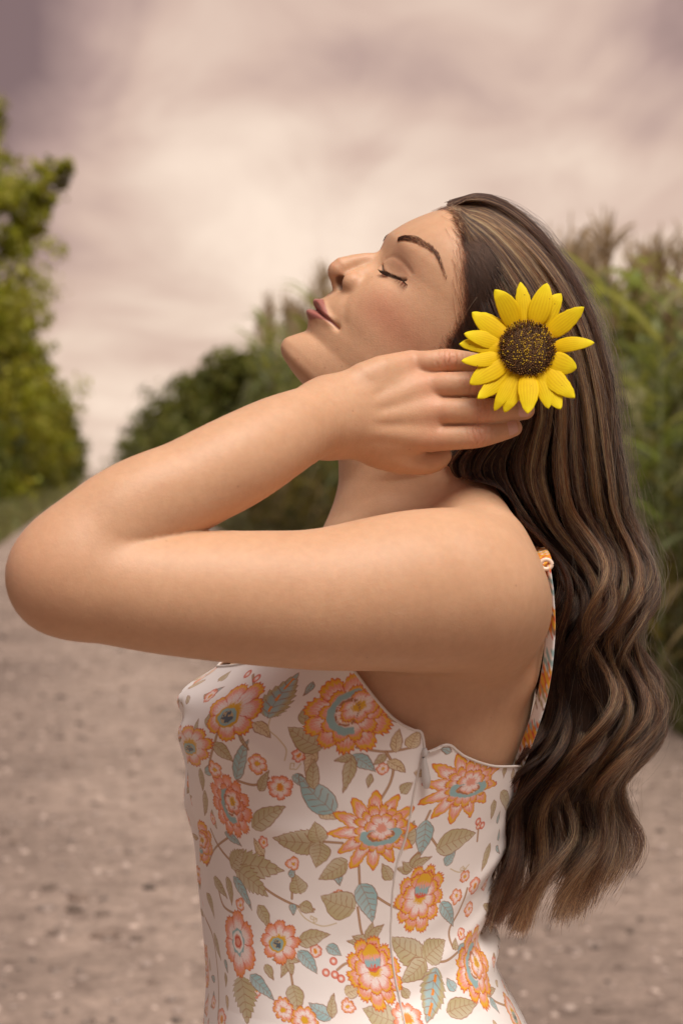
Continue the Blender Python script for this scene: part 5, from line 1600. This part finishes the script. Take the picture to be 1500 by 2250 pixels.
for i in range(6):
    (a, b), (c, d, e), (f, g) = corn_parts(40 + i)
    m1 = mesh_np('stalk', a, b); m1.materials.append(cs_m.m)
    m2 = mesh_np('foliage', c, d); col_attr(m2, 'tint', e); m2.materials.append(CRN)
    m3 = mesh_np('tassel', f, g); m3.materials.append(ts_m.m)
    CORN.append((m1, m2, m3))
rc = random.Random(5)
CORN_SP = []
v = 7.6
while v < 62 and len(CORN_SP) < 262:
    for row in range(3):
        CORN_SP.append((ER + .45 + row * .72 + rc.gauss(0, .08), v + rc.uniform(-.15, .15)))
    v += .22 + .010 * v
def height_at(v): return np.interp(v, [7, 13, 18, 24, 32, 45, 62], [1.10, 1.14, 1.24, 1.42, 1.68, 1.95, 2.2])
def place_corn(q, v, boost=1.0):
    m1, m2, m3 = CORN[rc.randrange(6)]
    o = empty('corn_plant', tuple(trk(q, v, -.01)), rc.uniform(0, 6.28))
    s = float(height_at(v)) * rc.uniform(.88, 1.16) * boost; o.scale = (1.0 * s ** .6, 1.0 * s ** .6, s)
    for nm, me in (('stalk', m1), ('foliage', m2), ('tassel', m3)):
        c = bpy.data.objects.new(nm, me); COL.objects.link(c); c.parent = o
    tag(o, 'tall green corn plant with drooping leaves and tassel at the field edge', 'corn', 'corn plants along the edge of the field')
    return o
for q, v in CORN_SP: place_corn(q, v)
for q, v, k in ((3.43, 11.9, 1.14), (3.55, 10.4, 1.05), (3.50, 13.6, 1.08)):
    o = place_corn(q, v, k)
    if k == 1.14: o['label'] = 'tallest corn plant by the right frame edge, its brown tassel against the sky'; del o['group']
# the field behind the edge rows, one dense mass of the same plants
def corn_mass():
    Vv, FF_, TT = [], [], []; o = 0
    for k in range(1500):
        q = ER + 2.6 + rc.random() ** 1.6 * 16; v = 7 + rc.random() ** 1.5 * 95
        (a, b), (c, d, e), (f, g) = CP[rc.randrange(6)]
        s = float(height_at(v)) * rc.uniform(.9, 1.1); an = rc.uniform(0, 6.28); cc_, ss = math.cos(an), math.sin(an)
        base = trk(q, v, -.01)
        for (vv, ff, tt_) in ((c, d, e), (f, g, None), (a, b, None)):
            X = vv[:, 0] * cc_ - vv[:, 1] * ss; Y = vv[:, 0] * ss + vv[:, 1] * cc_
            Vv.append(np.stack([X * s ** .6, Y * s ** .6, vv[:, 2] * s], 1) + base); FF_.append(ff + o); o += len(vv)
            TT.append(tt_ if tt_ is not None else np.tile([.30, .22, .11] if len(vv) > 80 else [.15, .17, .07], (len(vv), 1)))
    me = mesh_np('corn_field', np.concatenate(Vv), np.concatenate(FF_)); col_attr(me, 'tint', np.concatenate(TT)); return me
CP = [corn_parts(40 + i) for i in range(6)]
tag(link('corn_field', corn_mass(), CRN), 'dense green corn field behind the front rows of plants', 'corn', kind='stuff')

# ------------------------------------------------------------------ trees
def tree(q, v, H, R, seed, tone, label, z0f=.12, nl=9000, group='trees along the track', lop=None, leafs=.22):
    r = np.random.default_rng(seed)
    root = empty('tree', tuple(trk(q, v, -.01)), r.uniform(0, 6.28))
    tag(root, label, 'tree', group)
    pieces = [tube([np.array([0, 0, 0]), np.array([.1, .05, H * .3]), np.array([-.05, .1, H * .6]), np.array([.1, 0, H * .92])], [H * .022, H * .017, H * .010, H * .003], 9)]
    blobs = []
    nb = 26
    for i in range(nb):
        t = z0f + (1 - z0f) * ((i + .5) / nb) ** .9
        a = i * 2.4 + r.normal(0, .3)
        prof = math.sin(math.pi * min(1, (t - z0f) / (1 - z0f) * .80 + .17)) ** .6
        d = R * prof * r.uniform(.45, .85)
        c = np.array([math.cos(a) * d, math.sin(a) * d, H * t * .93])
        blobs.append((c, R * r.uniform(.26, .46) * (.6 + .5 * prof)))
        st = np.array([0, 0, max(.6, H * t * .93 - d * .7)])
        pieces.append(tube([st, st * .4 + c * .6 + np.array([0, 0, -.1 * d]), c], [H * .007, H * .004, H * .0015], 5))
    for (bx_, by_, bz_, br_) in (lop or ()):
        blobs.append((np.array([bx_, by_, bz_]), br_)); pieces.append(tube([np.array([0, 0, bz_ * .78]), np.array([bx_ * .5, by_, bz_ * .90]), np.array([bx_, by_, bz_])], [.16, .09, .04], 5))
    if lop: root.rotation_euler = (0, 0, 0)
    Vt, Ft = joinm(pieces)
    link('trunk', mesh_np('trunk', Vt, Ft), bk.m, root)
    C_, N_, S_, T2 = [], [], [], []
    per = nl // nb
    for c, rad in blobs:
        # each bough is made of smaller sprays, so the outline is ragged and the sky shows through
        ns = 16; sc = c + r.normal(0, 1, (ns, 3)) * rad * np.array([.62, .62, .48])
        k = r.integers(0, ns, per)
        p = sc[k] + r.normal(0, 1, (per, 3)) * rad * .20
        nrm = (p - c) / rad + r.normal(0, .7, (per, 3)) + np.array([0, 0, .5]); nrm /= np.linalg.norm(nrm, axis=1)[:, None]
        spt = r.normal(1, .22, ns)[k][:, None] * r.normal(1, .15, (per, 1))
        C_.append(p); N_.append(nrm); S_.append(r.uniform(.6, 1.3, per) * leafs); T2.append(np.clip(np.array(tone) * spt * (1 + r.normal(0, .06, (per, 3))), .005, .6))
    me = leaf_mesh('crown', np.concatenate(C_), np.concatenate(N_), np.concatenate(S_), r, .6, np.concatenate(T2))
    link('crown', me, FOL, root)
    return root
YG = (.30, .285, .026); MG = (.15, .155, .034); DG = (.135, .140, .044)
# far side of the track: a row of trees stepping away
tree(-6.5, 95, 21.2, 3.9, 1, YG, 'tallest yellow green tree at the frame edge, with sparse outer boughs', .05, 17000, 'trees beyond the grass verge', leafs=.30, lop=((2.6, 0, 14.6, 1.0), (3.6, 0, 15.2, .85), (4.4, .3, 15.7, .6), (4.0, 0, 14.2, .5), (5.0, 0, 15.9, .3), (3.2, -.5, 13.2, .7), (2.6, .3, 12.4, .6)))
tree(-6.1, 118, 13.2, 4.0, 2, YG, 'full yellow green tree next to the tallest one', .03, 14000, 'trees beyond the grass verge', leafs=.38)
tree(-5.9, 150, 12.4, 3.7, 3, (.22, .21, .025), 'rounded olive tree behind the two yellow green ones', .03, 10000, 'trees beyond the grass verge', leafs=.44)
tree(-5.4, 190, 10.2, 3.6, 4, MG, 'mid green tree standing before the gap of sky', .02, 8000, 'trees beyond the grass verge', leafs=.52)
tree(-4.9, 240, 8.2, 3.4, 5, MG, 'last small tree beside the bright gap where the track ends', .02, 6000, 'trees beyond the grass verge', leafs=.6)
tree(-9.6, 108, 14.5, 4.2, 6, DG, 'dark tree standing behind the verge trees', .03, 9000, 'trees beyond the grass verge', leafs=.42)
tree(-5.7, 88, 4.6, 2.0, 12, (.165, .175, .030), 'low green bush at the foot of the verge trees', .02, 6000, 'bushes by the verge', leafs=.26)
tree(-5.3, 128, 5.2, 2.2, 13, MG, 'low green bush by the end of the verge', .02, 5000, 'bushes by the verge', leafs=.3)
tree(-5.9, 104, 5.4, 2.1, 14, DG, 'dark low bush nearest along the verge', .02, 6000, 'bushes by the verge', leafs=.26)
# field side, beyond the corn
tree(4.9, 68, 6.0, 1.8, 7, MG, 'green tree beyond the end of the corn', .03, 9000, 'trees beyond the corn', leafs=.24)
tree(4.9, 82, 6.4, 2.3, 8, (.14, .145, .04), 'dark green tree between two others beyond the corn', .03, 9000, 'trees beyond the corn', leafs=.27)
tree(4.9, 100, 6.6, 2.8, 9, MG, 'mid green tree nearer the gap of sky, over the forearm', .03, 8000, 'trees beyond the corn', leafs=.3)
tree(4.7, 126, 6.0, 3.0, 10, DG, 'dark rounded tree closing the field side of the gap', .03, 8000, 'trees beyond the corn', leafs=.36)
tree(4.6, 165, 5.2, 3.2, 11, DG, 'farthest dark tree beside the bright end of the track', .03, 6000, 'trees beyond the corn', leafs=.44)
print('T: land', round(_t.time() - _t0, 1))
